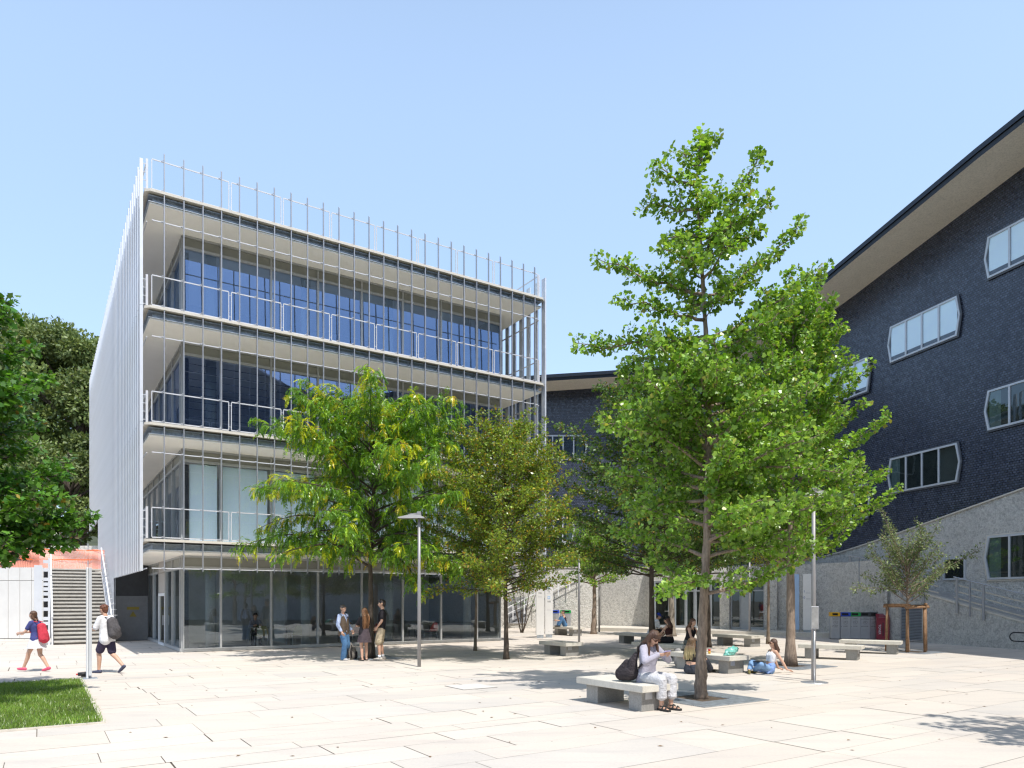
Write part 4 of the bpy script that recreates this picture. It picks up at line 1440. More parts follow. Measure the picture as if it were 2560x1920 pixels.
def wheel(x):
    w_ = MB()
    pts = [(x + .30 * math.cos(2 * PI * q / 24), 0, .32 + .30 * math.sin(2 * PI * q / 24)) for q in range(25)]
    o = MB().tube(pts, .016, 6, cap=False).build('wheel', M['rubber'], bk)
    mb = MB()
    for q in range(12): mb.bar((x, 0, .32), (x + .29 * math.cos(PI * q / 6), 0, .32 + .29 * math.sin(PI * q / 6)), .003, .003)
    mb.build('spokes', M['steel'], o)


wheel(-.2); wheel(.82)
mb = MB()
for p, q in (((-.2, 0, .32), (.12, 0, .75)), ((-.2, 0, .32), (.25, 0, .3)), ((.25, 0, .3), (.12, 0, .82)), ((.12, 0, .75), (.68, 0, .78)), ((.25, 0, .3), (.68, 0, .7)), ((.82, 0, .32), (.64, 0, .95))):
    mb.tube([p, q], .016, 8)
mb.build('frame', M['black'], bk)
MB().tube([(.62, -.25, .98), (.64, 0, .97), (.62, .25, .98)], .014, 8).build('handlebar', M['steel'], bk)
MB().bbox(.0, .24, -.06, .06, .82, .87, .02).build('saddle', M['black'], bk)

# ================================================================== trees
BARK = {'grey': bark_mat('grey_bark', (.13, .095, .072), (.42, .325, .25)), 'dark': bark_mat('dark_bark', (.035, .028, .022), (.13, .10, .075)),
        'pale': bark_mat('pale_bark', (.16, .13, .10), (.36, .31, .25)), 'spotted': bark_mat('spotted_bark', (.05, .035, .028), (.34, .27, .2), 5)}
LEAFM = leaf_mat('leaf')
LEAFD = leaf_mat('dull_leaf', .25, .55)

# leaf outlines: (along, across) with stalk at the origin; one polygon each
SHAPES = {
    'fan': [(0, 0), (.55, -.50), (.92, -.36), (.84, 0), (.92, .36), (.55, .50)],
    'oval': [(0, 0), (.30, -.27), (.68, -.22), (1, 0), (.68, .22), (.30, .27)],
    'lobed': [(0, 0), (.08, -.36), (.42, -.34), (.50, -.58), (.70, -.26), (1.05, 0), (.70, .26), (.50, .58), (.42, .34), (.08, .36)],
    'slim': [(0, 0), (.4, -.20), (1, 0), (.4, .20)],
}


def put_leaves(name, P, D, N, S, C, shape, material, parent):
    """P stalk points, D leaf axes, N face normals, S sizes, C tints"""
    P = np.asarray(P, float); D = np.asarray(D, float); N = np.asarray(N, float); S = np.asarray(S, float)
    D /= np.linalg.norm(D, axis=1, keepdims=True) + 1e-9
    B = np.cross(N, D); B /= np.linalg.norm(B, axis=1, keepdims=True) + 1e-9
    NN = np.cross(D, B)
    sh = SHAPES[shape]
    k = len(sh)
    vs = np.empty((len(P), k, 3))
    for i, (a, b_) in enumerate(sh):
        cup = -abs(b_) * .25 - (a * a) * .12
        vs[:, i] = P + (D * a + B * b_ + NN * cup) * S[:, None]
    return arr_mesh(name, vs.reshape(-1, 3), k, np.asarray(C) * np.array([1.55, 1.52, 1.3]), material, parent)


def unit(v):
    return v / (np.linalg.norm(v) + 1e-9)


class Tree:
    def __init__(s, name, label, base, bark, seed, group=None, cat='tree', lean=(0, 0)):
        s.base = np.array([base[0], base[1], base[2] if len(base) > 2 else 0.0])
        s.t = empty(name, tuple(s.base))
        tag(s.t, label, cat, group)
        s.wood = MB(); s.bark = bark
        s.r = np.random.RandomState(seed)
        s.P = []; s.D = []; s.N = []; s.S = []; s.C = []

    def trunk(s, pts, r0, r1, bumps=.06, n=12, flare=True):
        """pts relative to the base"""
        pts = [np.array(p, float) for p in pts]
        out = []
        m = 9
        for a, b_ in zip(pts[:-1], pts[1:]):
            for k in range(m): out.append(a + (b_ - a) * k / m)
        out.append(pts[-1])
        L_ = len(out)
        rad = []
        for i in range(L_):
            t = i / (L_ - 1)
            r = r0 + (r1 - r0) * t ** .85
            if flare: r *= 1 + .35 * math.exp(-t * 28)
            r *= 1 + s.r.uniform(-bumps, bumps)
            rad.append(r)
            if i: out[i] = out[i] + s.r.uniform(-.3, .3, 3) * r * .3
        s.wood.tube(out, rad, n)
        s.tp = out
        return out

    def at_z(s, z):
        for a, b_ in zip(s.tp[:-1], s.tp[1:]):
            if a[2] <= z <= b_[2]:
                return a + (b_ - a) * (z - a[2]) / max(1e-6, b_[2] - a[2])
        return s.tp[-1]

    def branch(s, p0, d, length, r0, curve=0.0, wob=.12, n=7, end=None):
        """curved limb; curve > 0 lifts the tip, < 0 droops it"""
        pts = [np.array(p0, float)]
        d = unit(np.array(d, float))
        if end is not None:
            e = np.array(end, float) - pts[0]
            length = np.linalg.norm(e)
            for i in range(1, n + 1):
                t = i / n
                q = pts[0] + e * t + np.array([0, 0, -curve * length * .5 * t * (1 - t) * 2]) + s.r.uniform(-1, 1, 3) * wob * length * .06 * (t < 1)
                pts.append(q)
        else:
            for i in range(n):
                d = unit(d + np.array([0, 0, curve / n]) + s.r.uniform(-1, 1, 3) * wob / 2)
                pts.append(pts[-1] + d * length / n)
        rad = [max(.003, r0 * (1 - .85 * i / n)) for i in range(n + 1)]
        s.wood.tube(pts, rad, 6)
        return pts

    def along(s, pts, t):
        f = t * (len(pts) - 1); i = min(int(f), len(pts) - 2)
        p = pts[i] + (pts[i + 1] - pts[i]) * (f - i)
        return p, unit(pts[i + 1] - pts[i])

    def twigs(s, pts, t0, step, lf, r, up=.2, flat=.5, curve=0.0, ang=.9):
        """side shoots, alternating; returns list of shoots"""
        L_ = sum(np.linalg.norm(b_ - a) for a, b_ in zip(pts[:-1], pts[1:]))
        out = []
        n = max(1, int(L_ * (1 - t0) / step))
        sg = 1
        for k in range(n):
            t = t0 + (1 - t0) * (k + s.r.rand() * .8) / n
            p, d = s.along(pts, min(t, .995))
            side = unit(np.cross(d, [0, 0, 1]) + 1e-6)
            upv = np.cross(side, d)
            ph = s.r.uniform(-1, 1) * (1 - flat) * 1.6
            sg = -sg
            w = unit(side * sg * math.cos(ph) + upv * math.sin(ph))
            dd = unit(d * math.cos(ang) + w * math.sin(ang) + np.array([0, 0, up]))
            ln = lf * (1.05 - .6 * t) * s.r.uniform(.6, 1.15)
            out.append(s.branch(p, dd, ln, r, curve, .15, 5))
        return out

    def leaf(s, p, d, n, size, c):
        s.P.append(np.array([p])); s.D.append(np.array([d])); s.N.append(np.array([n])); s.S.append(np.array([size])); s.C.append(np.array([c]))

    def clothe(s, shoots, step, per, spread, size, pal, t0=.0, hang=.3, upn=.9, jit=.25):
        """leaf clusters along shoots"""
        r = s.r
        for pts in shoots:
            A = np.array(pts)
            seg = np.linalg.norm(A[1:] - A[:-1], axis=1)
            L_ = seg.sum()
            n = max(2, int(L_ * (1 - t0) / step))
            t = np.repeat(t0 + (1 - t0) * (np.arange(n) + r.rand(n)) / n, per)
            f = np.clip(t, 0, .999) * (len(A) - 1)
            i = f.astype(int)
            p = A[i] + (A[i + 1] - A[i]) * (f - i)[:, None]
            d = (A[i + 1] - A[i]) / (seg[i][:, None] + 1e-9)
            m = len(t)
            s.bulk(p, d, m, spread, size, pal, hang, upn, jit)

    def bulk(s, p, d, m, spread, size, pal, hang, upn, jit, tone=1.0):
        r = s.r
        o = r.normal(size=(m, 3)); o[:, 2] *= .8
        o -= d * (o * d).sum(1, keepdims=True) * .6
        o /= np.linalg.norm(o, axis=1, keepdims=True) + 1e-9
        s.P.append(p + o * (spread * r.rand(m, 1) ** .7))
        s.D.append(o + d * .5 + np.array([0, 0, -hang]))
        s.N.append(r.normal(size=(m, 3)) * (1 - upn) * 1.6 + np.array([0, 0, upn]) + o * jit)
        s.S.append(size * r.uniform(.45, 1.3, m))
        k = r.rand(m, 1)
        c = np.array(pal[0]) * (1 - k) + np.array(pal[1]) * k
        if len(pal) > 2:
            sel = r.rand(m) < pal[3]
            c[sel] = np.array(pal[2]) * r.uniform(.8, 1.15, (int(sel.sum()), 1))
        s.C.append(c * r.uniform(.55, 1.5, (m, 1)) * tone)

    def tone(s, pal, p):
        k = s.r.rand()
        c = np.array(pal[0]) * (1 - k) + np.array(pal[1]) * k
        if len(pal) > 2 and s.r.rand() < pal[3]:
            c = np.array(pal[2]) * s.r.uniform(.8, 1.15)
        return c * s.r.uniform(.85, 1.15)

    def done(s, shape, material=None):
        s.wood.build('trunk', BARK[s.bark], s.t, smooth=True)
        if s.P: put_leaves('crown', np.concatenate(s.P), np.concatenate(s.D), np.concatenate(s.N), np.concatenate(s.S), np.concatenate(s.C), shape, material or LEAFM, s.t)
        return s.t


GINKGO = ((.070, .160, .020), (.185, .290, .060), (.24, .26, .06), .03)
GINKGO2 = ((.075, .170, .020), (.185, .295, .055), (.27, .27, .06), .05)
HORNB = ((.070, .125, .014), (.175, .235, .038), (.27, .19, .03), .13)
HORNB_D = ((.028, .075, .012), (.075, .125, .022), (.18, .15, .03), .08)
GREEN = ((.035, .095, .014), (.090, .170, .030))
MAPLE = ((.028, .095, .014), (.085, .185, .032), (.22, .16, .04), .02)
GREYG = ((.060, .095, .040), (.150, .185, .085))
HOLM = ((.040, .075, .020), (.150, .190, .070))

PXM = 13.85 / F        # metres per survey pixel in the plane of the near ginkgo


def ginkgo_near():
    b = ground(1752, 1746)
    T = Tree('ginkgo_tree', 'tallest slender ginkgo in the steel grate beside the sitting woman', b, 'grey', 21, 'ginkgo trees')

    def pt(x, y, dy=0.0):
        q = at(x, y, b.y + dy)
        return np.array([q.x - b.x, dy, q.z])
    T.trunk([(0, 0, -.02), pt(1753, 1640), pt(1757, 1540), pt(1766, 1380), pt(1771, 1180), pt(1771, 975), pt(1767, 870), pt(1759, 748), pt(1752, 613), pt(1740, 470), pt(1752, 330)], .112, .012, .10, 14)
    spec = [  # start y on trunk, tip x, tip y, depth offset, curve
        (845, 1438, 857, -.3, .10), (840, 1545, 932, .5, -.25), (860, 1676, 912, -.4, -.3), (735, 1491, 645, .25, .12), (800, 1560, 742, -.6, .05),
        (527, 1610, 502, .2, .1), (470, 1644, 418, -.15, .12), (590, 1660, 590, .3, .1), (660, 1650, 615, -.4, .1),
        (640, 1897, 380, .3, .25), (600, 1921, 502, -.3, .2), (640, 1902, 575, .45, .1), (760, 2000, 551, -.2, .35), (850, 2063, 655, .25, .25), (880, 1985, 760, -.5, .15),
        (700, 1830, 600, -.7, .1), (560, 1800, 470, .4, .1), (420, 1700, 375, -.2, .1), (410, 1772, 345, .2, .1), (780, 1690, 700, .8, .1), (900, 1880, 850, .7, .1), (905, 1640, 1010, -.6, .0),
        (930, 1560, 960, .7, .0), (690, 1700, 590, -.8, .1), (740, 1850, 700, .9, .1)]
    limbs = []
    for ys, tx, ty, dy, cv in spec:
        p0 = T.at_z(CH - (ys - HY) / F * b.y)
        limbs.append(T.branch(p0, (0, 0, 1), 1, .035, cv, .6, 9, end=pt(tx, ty, dy)))
    # short filler boughs between the leaders
    r = T.r
    for k in range(8):
        z = 6.0 + 3.6 * (k + r.rand()) / 8
        az_ = k * 2.4 + r.uniform(-.4, .4)
        limbs.append(T.branch(T.at_z(z), (math.cos(az_), math.sin(az_), r.uniform(.2, .9)), r.uniform(.3, .75), .014, .15, .3, 6))
    # broad lower crown
    zlev = [2.15, 2.7, 3.0, 3.3, 3.55, 3.8, 4.0, 4.2, 4.4, 4.6, 4.8, 5.0, 5.2, 5.4, 5.6, 5.8, 6.0]
    az = 0.2
    for z in zlev:
        for q in range(3 if z > 3 else 2):
            az += 2.2 + r.uniform(-.4, .4)
            ln = r.uniform(1.6, 2.45) * (1.0 if z < 4.9 else .88)
            limbs.append(T.branch(T.at_z(z), (math.cos(az), math.sin(az), r.uniform(.08, .4)), ln, .04, r.uniform(-.25, .3), .22, 9))
    # the long bare limb low on the right
    for z_, a_, l_ in ((3.1, -.25, 2.6), (3.5, .1, 2.7), (4.3, -.3, 2.6)):
        limbs.append(T.branch(T.at_z(z_), (math.cos(a_), math.sin(a_), .14), l_, .04, .05, .2, 9))
    limbs.append(T.branch(T.at_z(2.0), (1, .35, .12), 2.3, .045, .15, .15, 9))
    sh = []
    for l in limbs:
        sh += T.twigs(l, .15, .15, .52, .008, .2, .3, .1)
        T.clothe([l], .045, 5, .11, .086, GINKGO, .2, .2, .6)
    T.clothe(sh, .05, 5, .10, .088, GINKGO, .05, .2, .6)
    top = [T.tp[i] for i in range(len(T.tp) - 22, len(T.tp))]
    T.clothe([top], .03, 7, .15, .09, GINKGO, 0, .1)
    T.done('fan')
    make_grate((b.x, b.y, 0), 'steel grate round the near ginkgo trunk, partly in its shade', 1.75, .40)


def conifer_like(name, label, base, bark, seed, h, rad, z0, pal, shape, size, group, trunk_r, n_whorl, step, per, prof, curve=.25, twl=.5, tw_step=.26, spread=.09, lean=(0, 0), upd=.3, mat_=None, tw_r=.008):
    T = Tree(name, label, base, bark, seed, group)
    r = T.r
    T.trunk([(0, 0, -.02), (lean[0] * .3 + r.uniform(-.05, .05), lean[1] * .3, h * .3), (lean[0] * .7 + r.uniform(-.06, .06), lean[1] * .7, h * .65), (lean[0], lean[1], h * .97)], trunk_r, .012, .06, 12)
    sh = []
    az = r.uniform(0, 6)
    for k in range(n_whorl):
        t = (k + r.rand()) / n_whorl
        z = z0 + (h * .95 - z0) * t
        az += 2.39996 + r.uniform(-.3, .3)
        ln = rad * prof(t) * r.uniform(.72, 1.12)
        el = upd + .5 * t + r.uniform(-.15, .15)
        l = T.branch(T.at_z(z), (math.cos(az), math.sin(az), el), max(.25, ln), max(.008, trunk_r * .28 * (1 - .6 * t)), curve + r.uniform(-.15, .15), .2, 8)
        T.clothe([l], step, per, spread, size, pal, .25, .25, .65)
        sh += T.twigs(l, .2, tw_step, twl, tw_r, .12, .5, .05)
    T.clothe(sh, step, per, spread, size, pal, .05, .25, .65)
    T.clothe([[np.array(p) for p in T.tp[-8:]]], step, per, spread, size, pal, 0, .1)
    T.done(shape, mat_)
    return T


def honey_locust():
    b = ground(929, 1645)
    T = Tree('honey_locust_tree', 'feathery tree with drooping yellow tipped leaves behind the three standing people', b, 'dark', 5)
    r = T.r
    T.trunk([(0, 0, -.02), (-.02, 0, 1.6), (-.05, .05, 3.0), (.05, .05, 4.4), (.0, .1, 6.2), (.1, 0, 8.6)], .112, .014, .06, 12)
    limbs = []
    az = .7
    for k in range(56):
        t = (k + r.rand()) / 56
        z = 2.9 + 4.9 * t
        az += 2.4 + r.uniform(-.3, .3)
        rad = 4.25 * (1 - .58 * t ** 4) * (.86 + .14 * min(1, t * 3)) * r.uniform(.72, 1.05)
        limbs.append((T.branch(T.at_z(z), (math.cos(az), math.sin(az) * .95, .55 + .3 * t), rad, .05 * (1 - .6 * t), -.75 + .5 * t, .25, 9), t))
    limbs.append((T.branch(T.at_z(3.4), (-.95, -.2, .55), 4.3, .04, -.9, .2, 10), .1))
    limbs.append((T.branch(T.at_z(3.2), (.9, -.5, .35), 2.6, .03, -1.5, .2, 10), .1))
    P, D, N, S, C = [], [], [], [], []

    def frond(p, d, ln, c):
        # bipinnate leaf: arching midrib with paired slim leaflets
        pts = []
        dd = unit(np.array(d)); q = np.array(p)
        nseg = 7
        for i in range(nseg):
            dd = unit(dd + np.array([0, 0, -.22]))
            q = q + dd * ln / nseg
            pts.append((q.copy(), dd.copy()))
        side = unit(np.cross(dd, [0, 0, 1]) + r.normal(size=3) * .25)
        for i, (q, dd) in enumerate(pts):
            for sg in (-1, 1):
                a = unit(side * sg + dd * .55 + np.array([0, 0, -.35]))
                P.append(q); D.append(a); N.append(unit(np.array([0, 0, 1.0]) + r.normal(size=3) * .35)); S.append(ln * .34 * (1.05 - .6 * abs(i / nseg - .35)) * r.uniform(.85, 1.1)); C.append(c * r.uniform(.85, 1.15))
    for l, t in limbs:
        sh = T.twigs(l, .15, .13, .80, .007, -.02, .2, -.9)
        for s_ in sh + [l]:
            L_ = sum(np.linalg.norm(y - x) for x, y in zip(s_[:-1], s_[1:]))
            n = max(2, int(L_ / .06))
            hue = r.rand()
            outer = np.linalg.norm(s_[-1][:2]) / 3.6
            gold = (hue < .16 + .26 * t * t + .18 * max(0, outer - .6))
            for k in range(n):
                f = (k + r.rand()) / n
                if s_ is l and f < .4: continue
                p, d = T.along(s_, min(f, .999))
                kk = r.rand()
                c = np.array([.050, .130, .014]) * (1 - kk) + np.array([.110, .215, .030]) * kk
                if gold and f > .35:
                    c = np.array([.29, .34, .020]) if r.rand() < .85 else np.array([.38, .32, .04])
                elif f > .55 and r.rand() < .35: c = np.array([.17, .29, .02])
                o = unit(r.normal(size=3) * .8 + d * .6 + np.array([0, 0, -.25]))
                frond(p, o, r.uniform(.22, .36), c)
    T.wood.build('trunk', BARK['dark'], T.t, smooth=True)
    put_leaves('crown', P, D, N, S, C, 'slim', LEAFM, T.t)
    make_grate((b.x, b.y, 0), 'steel grate round the trunk behind the three standing people', 1.5, .3)


ginkgo_near()
conifer_like('ginkgo_tree', 'broad bright ginkgo behind the girl sitting on the ground', ground(1977, 1665), 'grey', 31, 10.7, 2.65, 2.7, GINKGO2, 'fan', .100, 'ginkgo trees', .145, 92, .05, 5,
             lambda t: .35 + .95 * math.sin(PI * min(1, .22 + .72 * t)) * (1 - .55 * t), .35, .48, .17, .10, lean=(.05, 0))
make_grate(tuple(ground(1977, 1665)), 'steel grate round the bright ginkgo behind the sitting girl', 1.75, .4)
honey_locust()
conifer_like('hornbeam_tree', 'olive and rust tinged hornbeam near the lone sunny bench', ground(1266, 1648), 'dark', 41, 7.4, 3.0, 2.0, HORNB, 'oval', .085, 'hornbeam trees', .085, 110, .05, 5,
             lambda t: math.sin(PI * min(1, .38 + .55 * t)) ** .7, .1, .6, .16, .10, upd=.25)
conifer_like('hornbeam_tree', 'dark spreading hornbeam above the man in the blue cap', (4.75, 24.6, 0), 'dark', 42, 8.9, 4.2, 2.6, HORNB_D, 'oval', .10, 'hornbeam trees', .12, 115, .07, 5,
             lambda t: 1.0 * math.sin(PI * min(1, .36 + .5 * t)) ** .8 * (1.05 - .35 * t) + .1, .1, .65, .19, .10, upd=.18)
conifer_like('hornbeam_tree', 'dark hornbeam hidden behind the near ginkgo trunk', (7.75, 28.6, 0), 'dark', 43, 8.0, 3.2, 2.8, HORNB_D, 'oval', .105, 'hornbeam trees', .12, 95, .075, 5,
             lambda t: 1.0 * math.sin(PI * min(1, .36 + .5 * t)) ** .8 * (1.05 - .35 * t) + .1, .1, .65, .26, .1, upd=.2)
conifer_like('young_tree', 'young green tree with a thin dark trunk by the glass corner', ground(1188, 1627), 'spotted', 44, 5.6, 1.7, 2.3, GREEN, 'oval', .10, 'young trees', .06, 60, .06, 4,
             lambda t: .9 * math.sin(PI * min(1, .3 + .6 * t)) + .1, .0, .45, .25, .1)
conifer_like('forked_tree', 'small forked tree with pale leaves before the far plaster wall', ground(1484, 1585), 'grey', 45, 6.2, 2.3, 2.6, GINKGO2, 'fan', .10, 'far plaza trees', .17, 60, .065, 4,
             lambda t: .9 * math.sin(PI * min(1, .35 + .6 * t)) + .1, .0, .6, .3, .1)
conifer_like('spotted_tree', 'thin trunked tree with mottled bark before the entrance doors', ground(1920, 1610), 'spotted', 46, 6.5, 1.8, 3.0, HORNB, 'oval', .09, 'far plaza trees', .075, 56, .065, 4,
             lambda t: .9 * math.sin(PI * min(1, .35 + .6 * t)) + .1, .1, .5, .3, .1)
conifer_like('pale_tree', 'pale barked tree behind the woman in the black cap', (8.2, 37.2, 0), 'pale', 47, 7.5, 2.5, 2.9, GINKGO2, 'fan', .11, 'far plaza trees', .20, 60, .07, 4,
             lambda t: .9 * math.sin(PI * min(1, .35 + .6 * t)) + .1, .1, .6, .3, .1)


def multi_stem():
    b = ground(1304.5, 1582)
    T = Tree('multi_stem_shrub', 'slender shrub with several bare stems in front of the rough wall', b, 'dark', 48, cat='shrub')
    sh = []
    for k in range(6):
        a = k * 1.1 + .3
        l = T.branch((.05 * math.cos(a), .05 * math.sin(a), 0), (math.cos(a) * .32, math.sin(a) * .25, 1), T.r.uniform(3.0, 4.2), .035, .1, .12, 10)
        sh += T.twigs(l, .35, .3, .9, .008, .3, .2, .1)
    T.clothe(sh, .11, 3, .1, .10, GREEN, .1, .3)
    T.done('oval')


multi_stem()


def staked():
    b = ground(2269, 1630)
    T = Tree('staked_tree', 'young grey green tree held by a timber stake frame near the ramp', b, 'grey', 49)
    r = T.r
    T.trunk([(0, 0, -.02), (-.02, 0, 1.0), (0, .02, 1.9), (-.05, 0, 3.4)], .075, .015, .05, 10)
    limbs = []
    for k in range(30):
        z = 1.75 + 1.5 * (k / 30); az = k * 2.4 + r.uniform(-.4, .4)
        el = .45 + 1.0 * (k / 30) * r.uniform(.6, 1.2)
        limbs.append(T.branch(T.at_z(z), (math.cos(az), math.sin(az), el), r.uniform(1.4, 2.3), .022, .25, .35, 9))
    limbs.append(T.branch(T.at_z(2.3), (1, -.1, .35), 2.9, .022, .45, .2, 10))
    limbs.append(T.branch(T.at_z(2.2), (-1, -.2, .1), 2.2, .02, -.1, .25, 10))
    limbs.append(T.branch(T.at_z(2.9), (-.35, 0, 1), 2.5, .02, .1, .2, 10))
    sh = []
    for l in limbs: sh += T.twigs(l, .22, .12, .5, .006, .2, .25, .1)
    T.clothe(sh + limbs, .05, 3, .08, .085, GREYG, .2, .2, .7)
    T.done('oval', LEAFD)
    sf = empty('stake_frame', (b.x, b.y, 0), R(8))
    tag(sf, 'timber stake frame of round posts and rails round the young tree', 'tree support')
    for x, y in ((-.62, .3), (.42, -.35), (.92, .25), (-.3, -.4)): MB().tube([(x, y, -.02), (x * .96, y * .96, 1.62)], .05, 10).build('post', M['wood'], sf, smooth=True)
    for p, q in (((-.72, .3, 1.64), (1.0, .25, 1.66)), ((-.40, -.42, 1.60), (.55, -.37, 1.62)), ((-.62, .42, 1.7), (-.28, -.5, 1.7)), ((.95, .33, 1.72), (.4, -.43, 1.72))):
        MB().tube([p, q], .045, 10).build('rail', M['wood'], sf, smooth=True)
    make_grate((b.x + .2, b.y, 0), 'steel grate round the young staked tree', 1.6, .45)


staked()


def big_maple():
    """trunk stands outside the picture; long limbs reach into it"""
    b = Vector((-11.0, 12.4, 0))
    T = Tree('maple_tree', 'large dense green tree reaching in over the lawn at the picture edge', b, 'dark', 52)
    r = T.r
    T.trunk([(0, 0, -.02), (.1, 0, 2.4), (0, .1, 4.8), (.1, 0, 7.9)], .2, .02, .05, 12)
    limbs = []
    for k in range(150):
        t = (k + r.rand()) / 150
        z = 2.1 + 5.5 * t
        az = k * 2.4 + r.uniform(-.3, .3)
        rad = 2.95 * (math.sin(PI * min(1, .42 + .50 * t)) ** .75 + .02) * r.uniform(.8, 1.1)
        limbs.append(T.branch(T.at_z(z), (math.cos(az), math.sin(az), .10 + .55 * t), rad, .06 * (1 - .5 * t), .15, .22, 9))
    sh = []
    for l in limbs:
        sh += T.twigs(l, .25, .15, .70, .009, .15, .45, .2)
    T.clothe(sh + limbs, .05, 5, .11, .105, MAPLE, .15, .35, .72)
    for k in range(7):
        a = k * .9
        l = T.branch((.35 * math.cos(a), .35 * math.sin(a), 7.4), (.25 * math.cos(a), .25 * math.sin(a), 1), r.uniform(1.1, 2.0), .015, .1, .15, 8)
        T.clothe([l], .04, 4, .09, .09, MAPLE, .1, .1)
    T.done('lobed')


big_maple()


def mass_tree(name, label, base, h, rad, seed, pal, size, n, trunk_r=.5, group='evergreens on the hill'):
    """far tree: trunk, limbs and leafy boughs through the volume"""
    T = Tree(name, label, base, 'dark', seed, group)
    r = T.r
    T.trunk([(0, 0, -.5), (.3, 0, h * .35), (-.2, .2, h * .7), (0, 0, h * .9)], trunk_r, .06, .05, 8)
    cl = []
    for k in range(n):
        th = r.uniform(0, 2 * PI); cz = r.uniform(-.85, 1)
        rr = math.sqrt(max(0, 1 - cz * cz)) * r.uniform(.75, 1.05)
        c = np.array([rad * rr * math.cos(th), rad * rr * math.sin(th), h * .62 + h * .36 * cz])
        cl.append((c, rad * r.uniform(.16, .30)))
        if k % 3 == 0: T.branch(T.at_z(max(.5, c[2] * .7)), c - T.at_z(max(.5, c[2] * .7)), np.linalg.norm(c - T.at_z(max(.5, c[2] * .7))), .12, .1, .1, 5)
    for c, cr in cl:
        m = int(420 * (cr / 1.2) ** 1.2)
        shade = r.uniform(.75, 1.2)
        o = r.normal(size=(m, 3)); o /= np.linalg.norm(o, axis=1, keepdims=True)
        T.P.append(c + o * cr * np.array([1, 1, .75]) * r.rand(m, 1) ** .4)
        T.D.append(o + r.normal(size=(m, 3)) * .5)
        T.N.append(o * .8 + np.array([0, 0, .7]) + r.normal(size=(m, 3)) * .4)
        T.S.append(size * r.uniform(.7, 1.3, m))
        k = r.rand(m, 1)
        T.C.append((np.array(pal[0]) * (1 - k) + np.array(pal[1]) * k) * shade)
    T.done('oval', LEAFD)


mass_tree('evergreen_tree', 'tall evergreen on the hill rising behind the stairs next to the fins', (-33.5, 56, 6), 16.2, 6.2, 61, HOLM, .29, 110)
mass_tree('evergreen_tree', 'evergreen on the hill half hidden by the leafy tree in front', (-43, 62, 7), 18.0, 7.2, 62, HOLM, .32, 110)
mass_tree('evergreen_tree', 'dark evergreen low between hill and building corner', (-28.5, 60, 6), 15, 4.6, 63, HOLM, .36, 70, .4)
mass_tree('evergreen_tree', 'broad evergreen on the hill seen through the maple leaves at the edge', (-54, 66, 7), 18.5, 8.0, 64, HOLM, .42, 90)

mass_tree('evergreen_shrub', 'dense low evergreen filling the gap beside the fins above the stairs', (-30.6, 50, 3.5), 9.5, 3.6, 65, HOLM, .26, 70, .2)


def offstage_tree():
    """stands just right of the picture; its shade falls into the corner"""
    T = Tree('plane_tree', 'leafy plaza tree standing just outside the picture beside the camera', (9.5, 7.2, 0), 'pale', 71)
    r = T.r
    T.trunk([(0, 0, -.02), (.05, 0, 2.5), (0, .1, 4.5), (.1, 0, 7.5)], .15, .03, .05, 10)
    limbs = []
    for k in range(30):
        t = (k + r.rand()) / 30
        az = k * 2.4 + r.uniform(-.3, .3)
        limbs.append(T.branch(T.at_z(2.8 + 4.5 * t), (math.cos(az), math.sin(az), .25 + .5 * t), 2.7 * (1 - .5 * t) * r.uniform(.8, 1.05), .035, .1, .2, 8))
    sh = []
    for l in limbs: sh += T.twigs(l, .3, .3, .6, .008, .1, .4, .1)
    T.clothe(sh + limbs, .11, 3, .11, .12, GREEN, .25, .3)
    T.done('lobed')


offstage_tree()

# ================================================================== people
def skin(c):
    m, nt, b = new_mat('skin')
    n = noise(nt, 9, 4)
    r = ramp(nt, n.outputs[0], [(.3, tuple(x * .88 for x in c)), (.7, c)])
    nt.links.new(r.outputs[0], b.inputs['Base Color'])
    b.inputs['Roughness'].default_value = .5
    b.inputs['Subsurface Weight'].default_value = .12
    b.inputs['Subsurface Radius'].default_value = (.012, .005, .003)
    return m


def hair_mat(name, c1, c2, tip=None):
    m, nt, b = new_mat(name)
    tc = nt.nodes.new('ShaderNodeTexCoord')
    mp = nt.nodes.new('ShaderNodeMapping'); mp.inputs['Scale'].default_value = (70, 70, 5)
    nt.links.new(tc.outputs['Object'], mp.inputs[0])
    n = noise(nt, 1.0, 4, .7, vec=mp.outputs[0])
    o = ramp(nt, n.outputs[0], [(.3, c1), (.7, c2)]).outputs[0]
    if tip:
        sx = nt.nodes.new('ShaderNodeSeparateXYZ'); nt.links.new(tc.outputs['Object'], sx.inputs[0])
        f = ramp(nt, sx.outputs[2], [(tip[1], (1, 1, 1)), (tip[2], (0, 0, 0))])
        o = mix(nt, f.outputs[0], o, tip[0])
    nt.links.new(o, b.inputs['Base Color'])
    b.inputs['Roughness'].default_value = .38
    bump(nt, b, n.outputs[0], .7, .02)
    return m


def cloth(name, c, var=.10, folds=.35):
    m, nt, b = new_mat(name)
    n = noise(nt, 7, 4, .6); n2 = noise(nt, 16, 3)
    r = ramp(nt, n.outputs[0], [(.3, tuple(x * (1 - var) for x in c)), (.7, tuple(min(1, x * (1 + var)) for x in c))])
    nt.links.new(r.outputs[0], b.inputs['Base Color'])
    b.inputs['Roughness'].default_value = .85
    b.inputs['Specular IOR Level'].default_value = .25
    bump(nt, b, n2.outputs[0], folds, .05)
    return m


SK1, SK2 = skin((.62, .38, .27)), skin((.55, .32, .22))
V3 = lambda *a: Vector(a)


